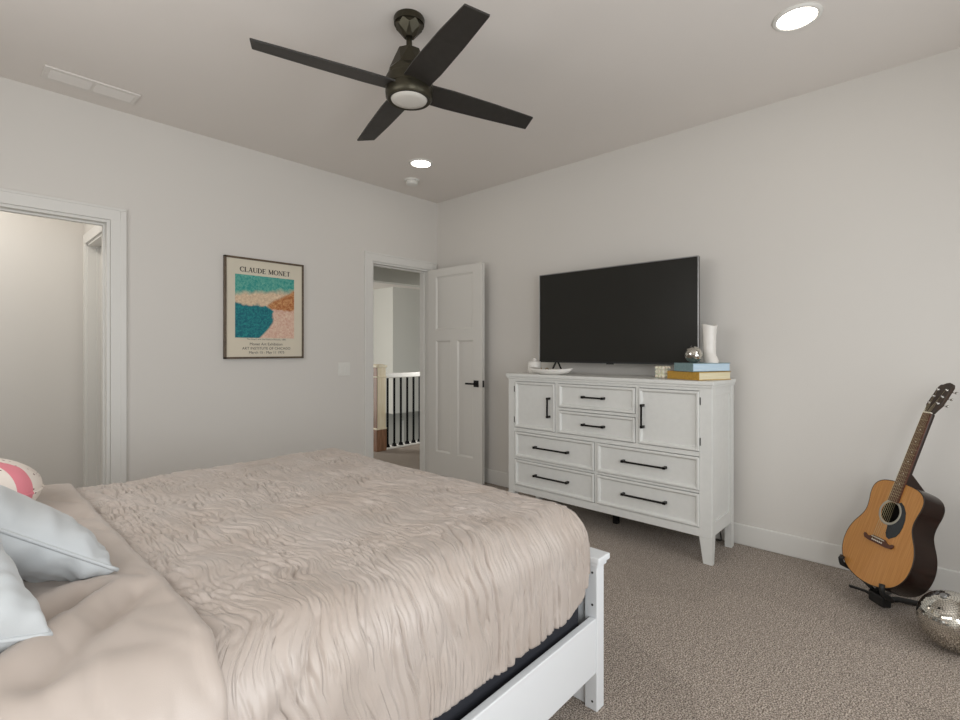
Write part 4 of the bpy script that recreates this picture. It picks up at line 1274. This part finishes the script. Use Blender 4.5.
# sides and back
b2 = bmesh.new()
fr_ = [b2.verts.new((a, b, -0.003)) for a, b in OUT]; bk_ = [b2.verts.new((a, b, -depth(b))) for a, b in OUT]
nO = len(OUT)
for i in range(nO):
    j = (i + 1) % nO
    b2.faces.new((fr_[i], fr_[j], bk_[j], bk_[i])).smooth = True
b2.faces.new(bk_)
bmesh.ops.recalc_face_normals(b2, faces=b2.faces)
m = MB(); m.merge(b2); body = m.build('body', M_SIDE, gt, local=True, smooth=40)
# soundboard with a real sound hole
HV, HR = 0.355, 0.050
def ray_out(a):
    """distance from the hole centre to the outline along angle a"""
    best = None; dx, dy = cos(a), sin(a)
    for i in range(nO):
        x1_, y1_ = OUT[i]; x2_, y2_ = OUT[(i + 1) % nO]
        y1s, y2s = y1_ - HV, y2_ - HV
        den = dx * (y2s - y1s) - dy * (x2_ - x1_)
        if abs(den) < 1e-12: continue
        tt_ = (x1_ * (y2s - y1s) - y1s * (x2_ - x1_)) / den
        uu = (x1_ * dy - y1s * dx) / den
        if tt_ > 0 and -1e-6 <= uu <= 1 + 1e-6: best = tt_ if best is None else max(best, tt_)
    return best
angs = sorted(set([atan2(b - HV, a) for a, b in OUT]))
b2 = bmesh.new(); oi, ii, oo, iz = [], [], [], []
for a in angs:
    r_ = ray_out(a)
    oi.append(b2.verts.new((r_ * cos(a), HV + r_ * sin(a), 0))); ii.append(b2.verts.new((HR * cos(a), HV + HR * sin(a), 0)))
    oo.append(b2.verts.new((r_ * cos(a), HV + r_ * sin(a), -0.003))); iz.append(b2.verts.new((HR * cos(a), HV + HR * sin(a), -0.003)))
nA = len(angs)
for k in range(nA):
    j = (k + 1) % nA
    b2.faces.new((ii[k], ii[j], oi[j], oi[k])); b2.faces.new((oi[k], oi[j], oo[j], oo[k])); b2.faces.new((iz[k], oo[k], oo[j], iz[j])); b2.faces.new((ii[j], ii[k], iz[k], iz[j]))
bmesh.ops.recalc_face_normals(b2, faces=b2.faces)
m = MB(); m.merge(b2); sb = m.build('soundboard', M_SPR, gt, local=True)
m = MB(); m.prism([(a * 0.93, 0.02 + b * 0.93) for a, b in OUT], -0.098, -0.094); m.build('hole_shade_sheet', M_HOLE, body, local=True)  # dark sheet added inside the body so the sound hole looks shaded
m = MB(); m.tube([(a, b, -0.001) for a, b in OUT], 0.0022, 6, closed=True); m.build('binding', M_BIND, body, local=True)
Mh = Matrix.Translation((0, HV, 0))
MB().lathe([(0.0505, 0.0002), (0.0505, 0.0008), (0.062, 0.0008), (0.062, 0.0002)], 48, Mh, cap=False).build('rosette', M_ROS, sb, local=True)
# pickguard: teardrop below and right of the hole
pg = [(0.062 * cos(a), HV + 0.062 * sin(a)) for a in np.linspace(radians(62), radians(-78), 18)]
pg += [(0.016, HV - 0.075), (0.018, HV - 0.098), (0.030, HV - 0.116), (0.046, HV - 0.120), (0.060, HV - 0.108), (0.075, HV - 0.098), (0.087, HV - 0.075), (0.092, HV - 0.045), (0.090, HV - 0.008), (0.080, HV + 0.025), (0.060, HV + 0.050), (0.040, HV + 0.062)]
m = MB(); m.prism(pg, 0.0002, 0.0016); m.build('pickguard', M_PG, sb, local=True)
# bridge with curled ends
SV = 0.218
bl = []
for x_, y_ in ((-0.088, -0.004), (-0.086, 0.006), (-0.078, 0.006), (-0.066, -0.002), (-0.05, 0.002), (-0.034, 0.012), (0.034, 0.012), (0.05, 0.002), (0.066, -0.002), (0.078, 0.006), (0.086, 0.006), (0.088, -0.004), (0.078, -0.016), (0.05, -0.020), (-0.05, -0.020), (-0.078, -0.016)):
    bl.append((x_, SV - 0.006 + y_))
m = MB(); m.prism(bl[::-1], 0, 0.009, bev=0.002); br = m.build('bridge', M_FRET, gt, local=True)
bx('saddle', M_BONE, br, -0.036, 0.036, SV - 0.0015, SV + 0.0015, 0.008, 0.013, local=True)
m = MB()
for k in range(6): m.sphere((-0.027 + k * 0.0108, SV - 0.014, 0.0105), 0.0035, 8)
m.build('bridge_pins', M_BONE, br, local=True)
# neck, fretboard, frets
NUT = 0.863
m = MB(); m.box(-0.022, 0.022, 0.49, NUT + 0.002, -0.018, 0.002, 0.006)
m.taper((-0.026, 0.026, -0.10, -0.004, 0.0), (-0.022, 0.022, -0.018, 0.0, 0.055), M=Matrix.Translation((0, 0.503, 0)) @ Matrix(((1, 0, 0, 0), (0, 0, 1, 0), (0, 1, 0, 0), (0, 0, 0, 1))))
m.build('neck', M_NECK, gt, local=True)
m = MB(); m.taper((-0.0275, 0.0275, 0.0, 0.007, 0.0), (-0.0215, 0.0215, 0.0, 0.007, NUT - (HV + 0.052)), M=Matrix(((1, 0, 0, 0), (0, 0, 1, HV + 0.052), (0, 1, 0, 0), (0, 0, 0, 1))))
fbd = m.build('fretboard', M_FRET, gt, local=True, recalc=True)
m = MB()
for k in range(1, 20):
    v_ = NUT - 0.645 * (1 - 2 ** (-k / 12))
    wv = 0.0215 + 0.006 * (NUT - v_) / 0.46
    m = MB(); m.tube([(-wv, v_, 0.0070), (wv, v_, 0.0070)], 0.0007, 6)
    m.build('fret', M_STR, fbd, local=True)
m = MB()
for k in (3, 5, 7, 9, 12, 15):
    v_ = NUT - 0.645 * (1 - 2 ** (-(k - 0.5) / 12)); m = MB(); m.lathe([(0, 0.0074), (0.003, 0.0074), (0.003, 0.0068)], 10, Matrix.Translation((0, v_, 0)), cap=False)
    m.build('fret_marker', M_BONE, fbd, local=True)
bx('nut', M_BONE, gt, -0.0215, 0.0215, NUT, NUT + 0.005, 0.0, 0.010, local=True)
# headstock tilts back from the nut
HT = Matrix.Translation((0, NUT + 0.004, 0)) @ Matrix.Rotation(radians(-13), 4, 'X')
hs = [(-0.0215, 0.0), (-0.027, 0.02), (-0.037, 0.045), (-0.037, 0.10), (-0.036, 0.145), (-0.030, 0.158), (-0.018, 0.160), (-0.006, 0.168), (0.010, 0.172), (0.026, 0.166), (0.035, 0.150), (0.037, 0.10), (0.037, 0.045), (0.027, 0.02), (0.0215, 0.0)]
m = MB(); m.prism(hs[::-1], -0.013, 0.003, HT, bev=0.0015); hd = m.build('headstock', M_HEAD, gt, local=True)
for sx in (-1, 1):
    for k in range(3):
        yv = 0.052 + k * 0.038
        p = HT @ Vector((sx * 0.023, yv, 0.003))
        m = MB()
        Mp = HT @ Matrix.Translation((sx * 0.023, yv, 0.003))
        m.lathe([(0, 0), (0.0065, 0), (0.0065, 0.002), (0.003, 0.0025), (0.003, 0.011), (0, 0.011)], 12, Mp, cap=False)
        m.tube([HT @ Vector((sx * 0.030, yv, -0.013)), HT @ Vector((sx * 0.045, yv, -0.015))], 0.003, 8)
        Mk = HT @ Matrix.Translation((sx * 0.052, yv, -0.015)); m.sphere((0, 0, 0), 0.008, 10, Mk, (1, 0.9, 0.4))
        m.build('tuning_peg', M_CHROME, hd, local=True)
for k in range(6):
    xa = -0.027 + k * 0.0108; xb = -0.0175 + k * 0.007
    hx_ = HT @ Vector(((-1 if k < 3 else 1) * 0.021, 0.052 + (2 - k if k < 3 else k - 3) * 0.038 if False else 0.052 + (k if k < 3 else 5 - k) * 0.038, 0.010))
    m = MB(); m.tube([(xa, SV - 0.012, 0.012), (xa, SV, 0.0135), (xb, NUT + 0.002, 0.0105), tuple(hx_)], 0.00035 + 0.00009 * (5 - k), 5)
    m.build('string', M_STR, gt, local=True)

# floor stand: folding A frame with two padded hooks
M_STAND = mat('stand_black', srgb(20, 20, 20), 0.55)
gs = thing('guitar_stand', 'black folding floor stand holding the guitar', 'guitar stand', (gB.x, gB.y, 0))
def W(u, v, n): return GM @ Vector((u, v, n))
hubp = W(0.0, -0.015, -0.075)
arms = []
for u_, v_ in ((-0.146, 0.042), (0.118, 0.018)):
    a0 = W(0.02 if u_ > 0 else -0.02, -0.030, -0.09)
    sgn = 1 if u_ > 0 else -1
    # the arm runs under the rim, forward, and hooks up in front of the top
    a1 = W(u_ * (1.0 if u_ > 0 else 0.93), v_ - (0.035 if u_ > 0 else 0.024), -0.05)
    a2 = W(u_ + sgn * 0.003, v_ - 0.019, 0.006)
    a3 = W(u_ + sgn * 0.004, v_ + 0.002, 0.018)
    a4 = W(u_ - sgn * 0.002, v_ + 0.018, 0.018)
    m = MB(); m.tube([a0, a1], 0.009, 10); m.tube([a1, a1.lerp(a2, 0.5), a2, a2.lerp(a3, 0.5) , a3, a4], 0.0115, 10)
    m.sphere(a1, 0.0095, 10)
    m.build('cradle_arm', M_STAND, gs)
m = MB(); m.tube([hubp + Vector((0, 0, 0.0)), W(0, 0.12, -0.135), W(0, 0.30, -0.135)], 0.010, 10)
m.build('back_post', M_STAND, gs)
m = MB(); hc = W(0.02, -0.040, -0.085)
m.box(-0.050, 0.042, -0.022, 0.022, -0.032, 0.020, 0.008, Matrix.Translation(hc) @ Matrix.Rotation(gth + pi / 2, 4, 'Z'))
m.build('hub', M_STAND, gs)
for e_, rl in ((Vector((3.195, 0.350, 0.010)), 0.007), (Vector((3.185, 0.098, 0.014)), 0.013), (Vector((3.27, 0.19, 0.010)), 0.008)):
    m = MB(); m.tube([hc + Vector((0, 0, -0.010)), hc.lerp(e_, 0.5) + Vector((0, 0, 0.004)), e_, e_ + (e_ - hc).normalized() * 0.012], rl, 10)
    m.build('leg', M_STAND, gs)

mirror_ball('large silver mirror ball on the carpet beside the guitar', (2.826, -0.028, 0.117), 0.116, 44, (-0.3, 0.25, 0.9))
